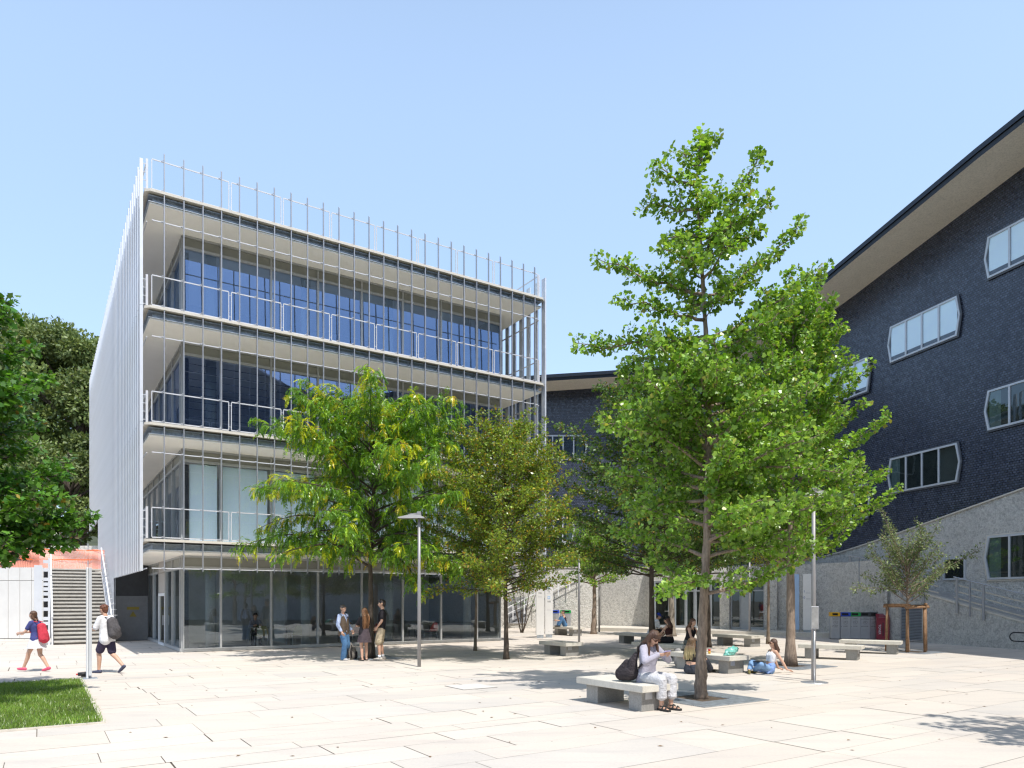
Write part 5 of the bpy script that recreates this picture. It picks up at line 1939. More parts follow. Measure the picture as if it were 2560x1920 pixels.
def ik(a, b_, l1, l2, hint):
    d = b_ - a; L_ = min(d.length, (l1 + l2) * .999)
    d.normalize()
    x = (l1 * l1 - l2 * l2 + L_ * L_) / (2 * L_)
    h_ = math.sqrt(max(0, l1 * l1 - x * x))
    hv = hint - d * hint.dot(d)
    hv.normalize()
    return a + d * x + hv * h_, a + d * L_


class Blob:
    """round cones merged into one continuous surface by voxel remeshing"""
    def __init__(s): s.mb = MB()

    def cone(s, p, r, q, r2, n=12):
        p, q = Vector(p), Vector(q)
        s.mb.ball(p, r, n); s.mb.ball(q, r2, n)
        if (q - p).length > 1e-4: s.mb.tube([p, q], [r, r2], n)
        return s

    def chain(s, pts, rad, n=12):
        for i in range(len(pts) - 1): s.cone(pts[i], rad[i], pts[i + 1], rad[i + 1], n)
        return s

    def mesh(s, name, mats, voxel=.012, smooth=4, extra=None, parent=None):
        o = s.mb.build(name + '_raw', mats[0] if isinstance(mats, (list, tuple)) else mats)
        m = o.modifiers.new('r', 'REMESH'); m.mode = 'VOXEL'; m.voxel_size = voxel; m.use_smooth_shade = True
        k = o.modifiers.new('s', 'SMOOTH'); k.factor = .5; k.iterations = smooth
        dg = bpy.context.evaluated_depsgraph_get()
        me = bpy.data.meshes.new_from_object(o.evaluated_get(dg))
        old = o.data
        bpy.data.objects.remove(o); bpy.data.meshes.remove(old)
        me.name = name
        if extra is not None and extra.v:
            bm = bmesh.new(); bm.from_mesh(me)
            vs = [bm.verts.new(v) for v in extra.v]
            for f, mi in zip(extra.f, extra.m):
                try:
                    fa = bm.faces.new([vs[i] for i in f]); fa.material_index = mi; fa.smooth = True
                except ValueError: pass
            bm.to_mesh(me); bm.free()
        me.materials.clear()
        for mt in (mats if isinstance(mats, (list, tuple)) else [mats]): me.materials.append(mt)
        o = bpy.data.objects.new(name, me); col.objects.link(o)
        if parent: o.parent = parent
        return o


def person(label, loc, head_to, H=1.7, pelvis=(0, 0, .93), neck=None, look=(0, 1, -.05), headup=(0, 0, 1), hands=None, feet=None, elbow=None, knee=None, toes=None,
           female=True, sk=None, hair=None, hair_kind='short', hair_len=.0, top=None, sleeve=.5, top_hem=.06, bottom=None, leg=1.9, skirt=None, flare=0.0, shoe=None, socks=None, voxel=.012,
           belly=0.0, extras=None, tank=False, crop=False, palms=None, fingers_to=None, shoe_kind='trainer', sunglasses=False, cap=None, beard=False, slim=1.0, loose=0.0):
    """person in local axes: x to their right, y forwards, z up"""
    s = H / 1.70
    rz = math.atan2(head_to[1], head_to[0]) - PI / 2
    Pc = Vector(pelvis)
    Nk = Vector(neck) if neck else Pc + V3(0, .0, .50 * s)
    spine = (Nk - Pc).normalized()
    LX = V3(1, 0, 0)
    sh_w = (.150 if female else .178) * s
    hp_w = (.085 if female else .080) * s
    hd_up = Vector(headup).normalized(); fw = Vector(look).normalized()
    hd_up = (hd_up - fw * hd_up.dot(fw)).normalized()
    rt = fw.cross(hd_up).normalized()
    Hc = Nk + (spine * .4 + hd_up * .6) * .165 * s + fw * .02
    chest = Pc.lerp(Nk, .70); waist = Pc.lerp(Nk, .36)
    SH = {}; EL = {}; WR = {}; HP = {}; KN = {}; AN = {}
    ua, fa, th, sk_ = .285 * s, .245 * s, .425 * s, .415 * s
    hands = hands or {1: (.27, .05, .78), -1: (-.27, .05, .78)}
    feet = feet or {1: (.10, .0, .085), -1: (-.10, 0, .085)}
    elbow = elbow or {}; knee = knee or {}; toes = toes or {}
    for g in (1, -1):
        SH[g] = Nk - spine * .055 * s + LX * g * sh_w
        EL[g], WR[g] = ik(SH[g], Vector(hands[g]), ua, fa, Vector(elbow.get(g, (g * .5, -1, -.2))))
        HP[g] = Pc + LX * g * hp_w - V3(0, 0, .02)
        KN[g], AN[g] = ik(HP[g], Vector(feet[g]), th, sk_, Vector(knee.get(g, (g * .1, 1, .1))))
    q = slim * s

    def torso(B, o=0.0, z0=0.0, z1=1.0, hip=True):
        for g in (1, -1):
            c = [(Pc + LX * g * .070 * s, .098 * q + o), (waist + LX * g * (.050 if female else .062) * s, (.083 if female else .095) * q + o + belly), (chest + LX * g * .070 * s, (.098 if female else .108) * q + o), (Nk - spine * .06 * s + LX * g * sh_w * .80, .058 * q + o)]
            i0 = 0 if hip else 1
            B.chain([x[0] for x in c[i0:]], [x[1] for x in c[i0:]])
            if hip: B.cone(HP[g], .098 * q + o, Pc + LX * g * .07 * s, .098 * q + o)
        B.cone(chest, .09 * q + o, Nk - spine * .07 * s, .06 * q + o)
        if hip: B.cone(HP[1], .09 * q + o, HP[-1], .09 * q + o)
        if female:
            fdir = spine.cross(LX) * -1
            if fdir.y < 0: fdir = -fdir
            for g in (1, -1): B.cone(chest + LX * g * .065 * s + V3(0, .060, 0) * s, .055 * q + o, chest + LX * g * .06 * s, .07 * q + o)

    def limb(B, pts, rad, frac, o=0.0, fl=0.0):
        """first frac segments of a limb"""
        n = 0
        for i in range(len(pts) - 1):
            f = min(1.0, frac - i)
            if f <= 0: break
            e = pts[i].lerp(pts[i + 1], f); r1 = rad[i] + o + fl * i / 2; r2 = rad[i] + (rad[i + 1] - rad[i]) * f + o + fl * (i + f) / 2
            B.cone(pts[i], r1, e, r2)

    B = Blob()
    torso(B)
    B.cone(Nk - spine * .03 * s, .055 * s, Hc - hd_up * .06 * s - fw * .015 * s, .047 * s)
    # head: cranium, face, chin, nose, ears
    B.mb.ball(Hc - fw * .012 * s + hd_up * .022 * s, .089 * s, 16)
    B.cone(Hc + fw * .022 * s - hd_up * .005 * s, .072 * s, Hc + fw * .028 * s - hd_up * .055 * s, .054 * s)
    B.cone(Hc + fw * .028 * s - hd_up * .055 * s, .050 * s, Hc + fw * .052 * s - hd_up * .090 * s, .026 * s)
    B.cone(Hc + fw * .088 * s + hd_up * .005 * s, .011 * s, Hc + fw * .108 * s - hd_up * .028 * s, .015 * s)
    B.cone(Hc + fw * .078 * s - hd_up * .062 * s + rt * .012, .015 * s, Hc + fw * .078 * s - hd_up * .062 * s - rt * .012, .015 * s)
    for g in (1, -1): B.cone(Hc + rt * g * .083 * s - hd_up * .015 * s, .016 * s, Hc + rt * g * .088 * s + hd_up * .012 * s - fw * .01, .018 * s)
    AR = [.050 * q, .040 * q, .028 * q]; LR = [.088 * q, .058 * q, .040 * q]
    E_ = MB()
    for g in (1, -1):
        B.chain([SH[g], SH[g].lerp(EL[g], .45), EL[g], EL[g].lerp(WR[g], .3), WR[g]], [.052 * q, .046 * q, .037 * q, .039 * q, .026 * q])
        fd = (WR[g] - EL[g]).normalized()
        if fingers_to and g in fingers_to: fd = (Vector(fingers_to[g])).normalized()
        pn = Vector((palms or {}).get(g, (-g, 0, 0))).normalized()     # the way the palm faces
        pn = (pn - fd * pn.dot(fd)).normalized()
        ac = fd.cross(pn).normalized()
        kn = WR[g] + fd * .085 * s
        for k in (-1, 0, 1): B.cone(WR[g] + ac * k * .010 * s, .018 * s, kn + ac * k * .025 * s, .0155 * s, 8)
        # four fingers and a thumb, each bent at its joints
        for k, (ln, bd) in enumerate(((.064, .30), (.074, .34), (.070, .40), (.054, .50))):
            p = kn + ac * (k - 1.5) * .0185 * s - fd * .012 * s
            dr_ = fd.copy(); pts = [p]
            for seg in (.45, .32, .27):
                dr_ = (dr_ + pn * bd).normalized()
                pts.append(pts[-1] + dr_ * (ln * seg + .008) * s)
            E_.tube(pts, [.0105 * s, .0095 * s, .0085 * s, .006 * s], 7)
        tpts = [WR[g] + fd * .022 * s - ac * .022 * s, WR[g] + fd * .052 * s - ac * .048 * s + pn * .012 * s, WR[g] + fd * .080 * s - ac * .052 * s + pn * .028 * s, WR[g] + fd * .100 * s - ac * .046 * s + pn * .038 * s]
        E_.tube(tpts, [.014 * s, .0125 * s, .011 * s, .007 * s], 7)
        back = V3(0, -1, 0)
        sd_ = (AN[g] - KN[g]).normalized()
        cb = (back - sd_ * back.dot(sd_))
        cb = cb.normalized() if cb.length > .05 else V3(0, 0, -1)
        calf = KN[g].lerp(AN[g], .32) + cb * .016 * s
        B.chain([HP[g], HP[g].lerp(KN[g], .5), KN[g], calf, AN[g]], [.092 * q, .076 * q, .056 * q, .054 * q, .036 * q])
        td = Vector(toes.get(g, (g * .15, 1, 0))).normalized()
        ft = AN[g] + V3(0, 0, -.045) * s
        B.chain([AN[g], ft - td * .03 * s + V3(0, 0, .0)], [.036 * s, .036 * s])
        B.chain([ft - td * .035 * s, ft + td * .09 * s - V3(0, 0, .012) * s, ft + td * .155 * s - V3(0, 0, .018) * s], [.033 * s, .030 * s, .019 * s])
    # eyes, brows, lips as small inlays of the face
    for g in (1, -1):
        e = Hc + fw * .079 * s + rt * g * .031 * s + hd_up * .008 * s
        E_.ball(e, .0125 * s, 8, 1); E_.ball(e + fw * .008 * s, .0075 * s, 8, 2)
        E_.tube([e + hd_up * .021 * s - rt * .017 * s + fw * .006 * s, e + hd_up * .026 * s + fw * .008 * s, e + hd_up * .020 * s + rt * .017 * s + fw * .001 * s], [.003 * s, .0042 * s, .003 * s], 5, 2)
    E_.tube([Hc + fw * .083 * s - hd_up * .060 * s - rt * .024 * s, Hc + fw * .093 * s - hd_up * .059 * s, Hc + fw * .083 * s - hd_up * .060 * s + rt * .024 * s], [.003 * s, .0065 * s, .003 * s], 6, 3)
    body = B.mesh('person', [sk or SK1, M['eye_white'], hair or M['black'], M['lip']], voxel, 3, E_)
    body.location = loc; body.rotation_euler = (0, 0, rz)
    tag(body, label, 'person')
    # ---------------- clothes
    ARp = lambda g: [SH[g], EL[g], WR[g]]
    LGp = lambda g: [HP[g], KN[g], AN[g]]
    if top:
        B = Blob(); o = .016 + loose
        if tank or crop:
            for g in (1, -1):
                B.chain([waist.lerp(chest, .25 if crop else -.4) + LX * g * .058 * s, chest + LX * g * .070 * s], [(.083 if female else .1) * q + .013, .100 * q + .013])
                if female: B.cone(chest + LX * g * .065 * s + V3(0, .060, 0) * s, .055 * q + .012, chest + LX * g * .06 * s, .07 * q + .012)
                if tank: B.cone(chest + LX * g * .08 * s, .055 * q + .012, Nk - spine * .03 * s + LX * g * .085 * s, .034)
                if not tank and sleeve == 0: B.cone(chest + LX * g * .09 * s + V3(0, 0, .02), .03, Nk - spine * .02 * s + LX * g * .075 * s, .018)
            if not crop:
                for g in (1, -1): B.cone(Pc + LX * g * .072 * s, .1 * q + .014, waist + LX * g * .055 * s, .088 * q + .014)
        else:
            torso(B, o)
            hem = Pc - spine * top_hem
            for g in (1, -1): B.cone(Pc + LX * g * .07 * s, .1 * q + o, hem + LX * g * .075 * s, .1 * q + o + .006)
        if sleeve > 0:
            for g in (1, -1):
                limb(B, ARp(g), [.053 * q, .042 * q, .030 * q], sleeve, .013 + loose * .6)
                B.cone(Nk - spine * .06 * s + LX * g * sh_w * .7, .062 * q + o, SH[g], .055 * q + .013)
        sh_o = B.mesh('shirt', top, voxel, 3, None, body)
    if bottom:
        B = Blob()
        for g in (1, -1):
            B.cone(Pc + LX * g * .07 * s + spine * .05 * s, .096 * q + .013, HP[g], .102 * q + .014)
            limb(B, LGp(g), LR, leg, .016 + flare * .3, flare)
        B.cone(HP[1], .095 * q + .012, HP[-1], .095 * q + .012)
        B.mesh('trousers' if leg > 1.3 else 'shorts', bottom, voxel, 3, None, body)
    if skirt:
        mb = MB()
        n = 28
        rings = []
        for k in range(5):
            t = k / 4
            c = (Pc + spine * .10 * s).lerp(Pc - V3(0, 0, skirt[1]), t)
            row = []
            for i in range(n):
                a = 2 * PI * i / n
                rr = (.13 + t * skirt[2]) * s * (1 + .07 * t * math.sin(a * 7))
                row.append(c + V3(math.cos(a) * rr * 1.15, math.sin(a) * rr * .95, 0))
            rings.append(row)
        for row in rings: mb.v.extend([tuple(p) for p in row])
        for k in range(4):
            for i in range(n):
                j = (i + 1) % n
                mb.f.append((k * n + i, k * n + j, (k + 1) * n + j, (k + 1) * n + i)); mb.m.append(0); mb.c.append(None)
        mb.build('skirt', skirt[0], body, True)
    if shoe:
        for g in (1, -1):
            td = Vector(toes.get(g, (g * .15, 1, 0))).normalized()
            ft = AN[g] + V3(0, 0, -.045) * s
            up = td.cross(LX * 1.0)
            if shoe_kind == 'sandal':
                mb = MB(); sl = []
                sdv = td.cross(V3(0, 0, 1)).normalized()
                for a, w_ in ((-.075, .030), (-.03, .038), (.06, .044), (.13, .045), (.185, .032)):
                    sl.append((a, w_))
                pl_ = [ft + td * a * s + sdv * w_ * s - V3(0, 0, .040) * s for a, w_ in sl] + [ft + td * a * s - sdv * w_ * s - V3(0, 0, .040) * s for a, w_ in reversed(sl)]
                mb.prism(pl_, (0, 0, .034))
                for a, h_ in ((.125, .000), (.055, .022)):
                    mb.tube([ft + td * a * s + sdv * .046 * s - V3(0, 0, .012), ft + td * a * s + sdv * .03 + V3(0, 0, h_ + .012), ft + td * (a - .01) * s + V3(0, 0, h_ + .028), ft + td * a * s - sdv * .03 + V3(0, 0, h_ + .012), ft + td * a * s - sdv * .046 * s - V3(0, 0, .012)], .013, 6)
                mb.tube([AN[g] + V3(.0, .04, -.01) + sdv * .0, AN[g] + sdv * .040 + V3(0, 0, -.01), AN[g] - td * .045, AN[g] - sdv * .040 + V3(0, 0, -.01), AN[g] + td * .045 + V3(0, 0, -.012), AN[g] + sdv * .040 + V3(0, 0, -.01)], .011, 6)
                mb.build('sandal', shoe, body, False)
            else:
                B = Blob()
                B.chain([ft - td * .042 * s - V3(0, 0, .0), ft + td * .09 * s - V3(0, 0, .010) * s, ft + td * .165 * s - V3(0, 0, .014) * s], [.044 * s, .040 * s, .028 * s])
                B.cone(ft - td * .03 * s, .042 * s, AN[g] - td * .004 - V3(0, 0, .015), .040 * s)
                so = B.mesh('shoe', shoe, voxel, 2, None, body)
                if socks:
                    MB().tube([AN[g] - V3(0, 0, .02), AN[g].lerp(KN[g], .16)], [.043 * s, .044 * s], 12).build('sock', socks, body, True)
    if hair:
        B = Blob()
        B.mb.ball(Hc - fw * .020 * s + hd_up * .033 * s, .096 * s, 16)
        B.cone(Hc - fw * .045 * s, .072 * s, Hc - fw * .040 * s - hd_up * .05 * s, .055 * s)
        if hair_kind in ('long', 'longloose'):
            for g in (-1, -.4, .4, 1):
                root_ = Hc - fw * (.045 if abs(g) < .8 else .02) * s + rt * g * .062 * s + hd_up * .02 * s
                mid = Nk - V3(0, .075 * s, 0) + rt * g * .085 * s - V3(0, 0, .00)
                tipd = mid + (waist - chest).normalized() * hair_len + V3(0, -.02, 0)
                B.chain([root_, mid, mid.lerp(tipd, .6), tipd], [.052 * s, .046 * s, .040 * s, .018 * s])
            if hair_kind == 'longloose':
                for g in (-1, 1):
                    root_ = Hc + rt * g * .078 * s + hd_up * .01 * s - fw * .0
                    md = Nk + rt * g * .098 * s + fw * .045 * s + V3(0, .03, .0)
                    B.chain([root_, Hc + rt * g * .088 * s - hd_up * .09 * s + fw * .01, md, md - V3(0, -.02, hair_len * .75)], [.03 * s, .03 * s, .028 * s, .012 * s])
                for g in (-.6, -.2, .2, .6): B.cone(Hc + fw * .052 * s + rt * g * .07 * s + hd_up * .085 * s, .03 * s, Hc + fw * .082 * s + rt * g * .085 * s + hd_up * .040 * s, .014 * s)
        elif hair_kind == 'bob':
            for g in (-1, 1): B.chain([Hc + rt * g * .06 * s - fw * .02, Hc + rt * g * .07 * s - hd_up * .09 * s - fw * .03, Nk + rt * g * .05 * s - V3(0, .05, -.02)], [.04 * s, .038 * s, .025 * s])
        elif hair_kind == 'quiff':
            B.chain([Hc + fw * .02 * s + hd_up * .085 * s, Hc + fw * .075 * s + hd_up * .088 * s], [.055 * s, .030 * s])
        elif hair_kind == 'messy':
            r_ = random.Random(3)
            for k in range(26):
                v = (hd_up * r_.uniform(.1, 1) - fw * r_.uniform(-.5, 1) + rt * r_.uniform(-1, 1)).normalized()
                p = Hc - fw * .02 * s + hd_up * .035 * s + v * .09 * s
                B.cone(p, .022 * s, p + (v + hd_up * -.3) * .026 * s, .010 * s)
        hr = B.mesh('hair', hair, min(voxel, .010), 3, None, body)
        if hair_kind in ('long', 'longloose'):
            # loose strands break the outline
            mb = MB(); r_ = random.Random(int(hair_len * 100))
            for k in range(34):
                g = r_.uniform(-1, 1)
                a = Hc - fw * .06 * s * (1 - abs(g) * .6) + rt * g * .09 * s - hd_up * .02 * s
                c = Nk + V3(0, -.12 * s, 0) + rt * g * .13 * s
                e = c + (waist - chest).normalized() * hair_len * r_.uniform(.7, 1.12) + V3(r_.uniform(-.03, .03), r_.uniform(-.02, .015), 0)
                mb.tube([a, a.lerp(c, .5) - V3(0, .025, 0), c, c.lerp(e, .5) + V3(r_.uniform(-.02, .02), 0, 0), e], [.006, .010, .010, .009, .002], 5)
            mb.build('hair_strands', hair, body, True)
    if beard:
        B = Blob()
        B.chain([Hc + rt * .062 * s - hd_up * .05 * s + fw * .03 * s, Hc + fw * .058 * s - hd_up * .098 * s, Hc - rt * .062 * s - hd_up * .05 * s + fw * .03 * s], [.018 * s, .022 * s, .018 * s])
        B.mesh('beard', hair, .009, 2, None, body)
    if sunglasses:
        mb = MB()
        for g in (1, -1):
            c = Hc + fw * .098 * s + rt * g * .034 * s + hd_up * .006 * s
            mb.prism([c + rt * .03 * s * math.cos(a) + hd_up * .022 * s * math.sin(a) for a in [2 * PI * i / 10 for i in range(10)]], fw * .006)
            mb.bar(c + rt * g * .028 * s, Hc + rt * g * .092 * s + hd_up * .012 * s, .004, .012)
        mb.bar(Hc + fw * .1 * s - rt * .01 + hd_up * .01, Hc + fw * .1 * s + rt * .01 + hd_up * .01, .004, .006)
        mb.build('sunglasses', mat('tortoise_frames', (.10, .035, .015), .2, 0, .4, 30), body)
    if cap:
        B = Blob()
        B.mb.ball(Hc - fw * .012 * s + hd_up * .045 * s, .100 * s, 16)
        B.cone(Hc + fw * .09 * s + hd_up * .055 * s + rt * .03, .012, Hc + fw * cap[1] * s + hd_up * .045 * s + rt * .035, .010)
        B.cone(Hc + fw * .09 * s + hd_up * .055 * s - rt * .03, .012, Hc + fw * cap[1] * s + hd_up * .045 * s - rt * .035, .010)
        B.cone(Hc + fw * .09 * s + hd_up * .055 * s, .012, Hc + fw * cap[1] * s + hd_up * .05 * s, .010)
        B.mesh('cap', cap[0], .010, 2, None, body)
    J = dict(Pc=Pc, Nk=Nk, Hc=Hc, SH=SH, EL=EL, WR=WR, HP=HP, KN=KN, AN=AN, chest=chest, waist=waist, spine=spine, body=body, s=s, LX=LX, fw=fw)
    return J


M['eye_white'] = mat('eye_white', (.75, .73, .70), .3, 0, .02)
M['lip'] = mat('lip', (.42, .14, .12), .4, 0, .05)
BLK = cloth('black_cotton', (.022, .020, .024))
WHT = cloth('white_cotton', (.80, .80, .83), .04)
BRN = hair_mat('brown_hair', (.055, .028, .018), (.15, .075, .04))
DRK = hair_mat('dark_hair', (.014, .010, .009), (.045, .03, .024))


def thing_at(name, body, label, cat):
    """an Empty sharing a person's axes, for what they carry (stays top-level)"""
    t = empty(name, body.location, body.rotation_euler[2])
    tag(t, label, cat)
    return t


# --- woman with the phone on the front bench
hair1 = hair_mat('brown_hair_light_tips', (.040, .020, .015), (.13, .065, .038), ((.20, .095, .04), .95, 1.12))
LIL = cloth('lilac_jersey', (.40, .385, .455), .06, .5)
OFW = cloth('off_white_denim', (.56, .56, .58), .05, .7)
p1 = person('woman in lilac long sleeved top and rolled white trousers looking at her phone', (2.36, 12.74, 0), (.60, -.80), 1.78, pelvis=(0, 0, .555), neck=(.02, .11, 1.10),
            look=(.08, .80, -.62), headup=(0, .55, .85), hands={1: (.115, .38, .95), -1: (-.085, .40, .935)}, elbow={1: (.8, -.6, -.4), -1: (-.8, -.6, -.4)},
            feet={1: (.085, .43, .092), -1: (-.13, .45, .092)}, knee={1: (.1, 1, .8), -1: (-.25, 1, .8)}, toes={1: (.12, 1, 0), -1: (-.18, 1, 0)}, hair=hair1, hair_kind='longloose', hair_len=.26,
            top=LIL, sleeve=1.97, top_hem=.05, bottom=OFW, leg=1.62, flare=.024, shoe=M['rubber'], shoe_kind='sandal', sunglasses=True, voxel=.009,
            palms={1: (-.7, .1, .75), -1: (.7, .1, .75)}, fingers_to={1: (-.45, .72, .10), -1: (.45, .72, .10)}, loose=.006)
# rolled cuffs
for g in (1, -1):
    a, k = p1['AN'][g], p1['KN'][g]
    c0 = k.lerp(a, .60)
    MB().tube([c0 + (a - k).normalized() * -.0, c0 + (a - k).normalized() * .055], [.088, .090], 18).build('trouser_cuff', cloth('cuff_denim', (.60, .60, .62)), p1['body'], True)
ph = thing_at('phone', p1['body'], 'lilac phone held in both hands by the sitting woman', 'phone')
c = (p1['WR'][1] + p1['WR'][-1]) / 2 + V3(0, .085, .055)
ax = V3(1, 0, 0); ay = V3(0, .80, .60); az = ax.cross(ay)
vs = [c + ax * x * .073 + ay * y * .037 + az * z * .0045 for x, y, z in ((-1, -1, -1), (1, -1, -1), (1, 1, -1), (-1, 1, -1), (-1, -1, 1), (1, -1, 1), (1, 1, 1), (-1, 1, 1))]
MB().add(vs, [(3, 2, 1, 0), (4, 5, 6, 7), (0, 1, 5, 4), (1, 2, 6, 5), (2, 3, 7, 6), (3, 0, 4, 7)]).build('phone_case', mat('lilac_plastic', (.42, .40, .72), .3, 0, .05), ph)
bg1 = thing_at('shoulder_bag', p1['body'], 'slouchy black shoulder bag resting on the bench behind the woman with the phone', 'bag')
NYL = cloth('black_nylon', (.040, .034, .038), .25, .9)
B = Blob()
B.chain([V3(.26, -.14, .60), V3(.30, -.30, .585)], [.13, .125]); B.chain([V3(.24, -.12, .60), V3(.24, -.10, .80), V3(.21, -.05, .93)], [.12, .085, .045])
B.chain([V3(.30, -.30, .585), V3(.27, -.20, .78)], [.125, .07])
B.mesh('bag_body', NYL, .011, 3, None, bg1)
MB().tube([V3(.20, -.02, .95), V3(.23, .02, 1.06), V3(.185, .06, 1.135), V3(.15, .135, 1.09), V3(.15, .175, .95), V3(.19, .10, .80), V3(.22, .02, .70)], .017, 8).build('strap', NYL, bg1, True)
MB().bbox(.12, .17, .148, .178, .93, .975, .004).build('buckle', M['black'], bg1)

# --- group of three standing by the honey locust
DENIM = cloth('blue_denim', (.075, .17, .32), .22, .6)
LBL = cloth('pale_blue_shirt', (.42, .50, .70), .06, .5)
p2 = person('man in brown gilet, pale blue shirt and jeans with a hand in his pocket', tuple(ground(859, 1650.6)), (.93, -.36), 1.72, pelvis=(0, 0, .93), neck=(0, -.03, 1.44), look=(.12, 1, -.03), female=False,
            hands={1: (.255, .10, .90), -1: (-.25, .13, .92)}, elbow={1: (.5, -1, 0), -1: (-.5, -1, 0)}, feet={1: (.10, .05, .085), -1: (-.11, -.05, .085)}, hair=hair_mat('greying_hair', (.06, .045, .04), (.16, .13, .11)),
            hair_kind='short', top=LBL, sleeve=1.85, top_hem=.02, bottom=DENIM, leg=2.0, flare=.022, shoe=mat('pale_trainer', (.48, .47, .46), .6), belly=.012, loose=.004)
B = Blob()
Pc, ch_, wa, Nk = p2['Pc'], p2['chest'], p2['waist'], p2['Nk']
for g in (1, -1): B.chain([Pc + V3(g * .075, 0, -.10), wa + V3(g * .075, .01, 0), ch_ + V3(g * .085, 0, 0), Nk + V3(g * .10, -.005, -.055)], [.128, .130, .132, .078])
B.mesh('gilet', cloth('brown_gilet', (.115, .085, .062), .15, .6), .012, 3, None, p2['body'])
MB().prism([V3(-.02, .10, 1.36), V3(.035, .098, 1.42), V3(-.06, .095, 1.42)], V3(0, .045, 0)).build('collar', LBL, p2['body'])
bp = empty('backpack', p2['body'].location + Vector((.16, .22, 0)), .4)
tag(bp, 'grey backpack standing on the ground behind the man in the gilet', 'backpack')
B = Blob(); B.chain([V3(0, 0, .14), V3(0, .02, .34), V3(-.02, .02, .46)], [.14, .135, .09]); B.cone(V3(.07, 0, .12), .12, V3(.07, .02, .3), .12)
B.mesh('bag_body', cloth('grey_canvas', (.20, .185, .165), .15, .6), .012, 3, None, bp)
B = Blob(); B.cone(V3(.15, -.03, .09), .075, V3(.16, -.03, .22), .06); B.mesh('front_pocket', BLK, .012, 3, None, bp)
for x in (-.08, .02): MB().tube([V3(x, -.11, .46), V3(x - .03, -.19, .36), V3(x - .02, -.19, .2), V3(x, -.13, .06)], .017, 7).build('strap', BLK, bp, True)

p3 = person('woman with long brown hair in black top and short dark skirt, arms crossed', tuple(ground(911, 1651.8)), (-.62, .78), 1.62, pelvis=(0, 0, .90), neck=(0, -.02, 1.36), look=(-.15, 1, -.04),
            hands={1: (-.02, .17, 1.08), -1: (.02, .19, 1.05)}, elbow={1: (1, .3, -.8), -1: (-1, .3, -.8)}, fingers_to={1: (-1, -.15, .15), -1: (1, -.15, .15)}, palms={1: (0, -1, 0), -1: (0, -1, 0)}, feet={1: (.085, .04, .085), -1: (-.085, -.02, .085)}, hair=hair_mat('chestnut_hair', (.10, .045, .022), (.34, .17, .075)),
            hair_kind='long', hair_len=.36, top=BLK, sleeve=.75, top_hem=.06, skirt=(cloth('dark_skirt', (.075, .058, .068), .2, .5), .33, .075), shoe=M['rubber'], shoe_kind='sandal')
KHK = cloth('khaki_cotton', (.52, .43, .30), .1, .7)
p4 = person('tall young man in black tee and khaki shorts with dark quiff', tuple(ground(954, 1649.5)), (-.97, -.16), 1.87, pelvis=(0, 0, 1.02), neck=(0, -.03, 1.575), look=(.05, 1, -.05), female=False, sk=SK1,
            hands={-1: (-.22, .14, 1.02), 1: (.27, .14, .86)}, elbow={1: (.6, -1, 0), -1: (-.9, -.7, 0)}, feet={1: (.12, -.05, .09), -1: (-.12, .06, .09)}, hair=DRK, hair_kind='quiff',
            top=cloth('black_tee', (.020, .018, .022)), sleeve=.72, top_hem=.02, bottom=KHK, leg=.93, flare=.05, shoe=mat('beige_trainer', (.58, .53, .46), .6), socks=WHT, slim=.97, loose=.004)
wb = thing_at('water_bottle', p4['body'], 'clear water bottle with dark cap in the hand of the tall man', 'bottle')
q_ = p4['WR'][1] + V3(-.02, .04, -.10)
MB().tube([q_ - V3(0, 0, .21), q_ - V3(0, 0, .20), q_ - V3(0, 0, .06), q_, q_ + V3(0, 0, .02)], [.02, .032, .032, .014, .013], 12).build('bottle_body', glass_mat('clear_plastic', (.72, .84, .92), 1.6), wb, True)
MB().tube([q_ - V3(0, 0, .15), q_ - V3(0, 0, .09)], .0335, 12).build('bottle_label', mat('bottle_label', (.12, .3, .55), .5), wb, True)
MB().tube([q_ + V3(0, 0, .021), q_ + V3(0, 0, .04)], .016, 10).build('bottle_cap', M['black'], wb)

# --- two walkers on the left
p5 = person('woman walking in blue top and white skirt with a red bag on her back', tuple(ground(92, 1679)), (-1, .05), 1.60, pelvis=(0, 0, .86), neck=(0, .06, 1.33), look=(0, 1, -.18),
            hands={1: (.10, .40, 1.02), -1: (-.14, .38, 1.0)}, elbow={1: (.6, -.7, -.6), -1: (-.6, -.7, -.6)}, feet={-1: (-.05, .33, .09), 1: (.06, -.26, .12)}, knee={1: (0, 1, 0), -1: (0, 1, 0)}, toes={1: (.05, 1, -.22), -1: (-.05, 1, .10)},
            hair=BRN, hair_kind='bob', top=cloth('navy_top', (.06, .07, .22)), sleeve=.6, top_hem=.0, skirt=(WHT, .24, .10), shoe=mat('pink_shoe', (.65, .08, .16), .6))
rbk = thing_at('backpack', p5['body'], 'red backpack carried by the woman walking in the white skirt', 'backpack')
B = Blob(); B.chain([V3(.0, -.13, 1.20), V3(0, -.20, .98), V3(0, -.21, .84)], [.085, .105, .10]); B.chain([V3(.06, -.13, 1.2), V3(.07, -.20, .86)], [.07, .09]); B.chain([V3(-.06, -.13, 1.2), V3(-.07, -.20, .86)], [.07, .09])
B.mesh('bag_body', cloth('red_canvas', (.55, .05, .08), .12, .5), .012, 3, None, rbk)
for g in (1, -1): MB().tube([V3(g * .09, -.09, 1.30), V3(g * .105, .03, 1.325), V3(g * .115, .135, 1.22), V3(g * .125, .09, 1.04), V3(g * .11, -.08, .92)], .014, 6).build('strap', cloth('red_strap', (.5, .05, .08)), rbk, True)

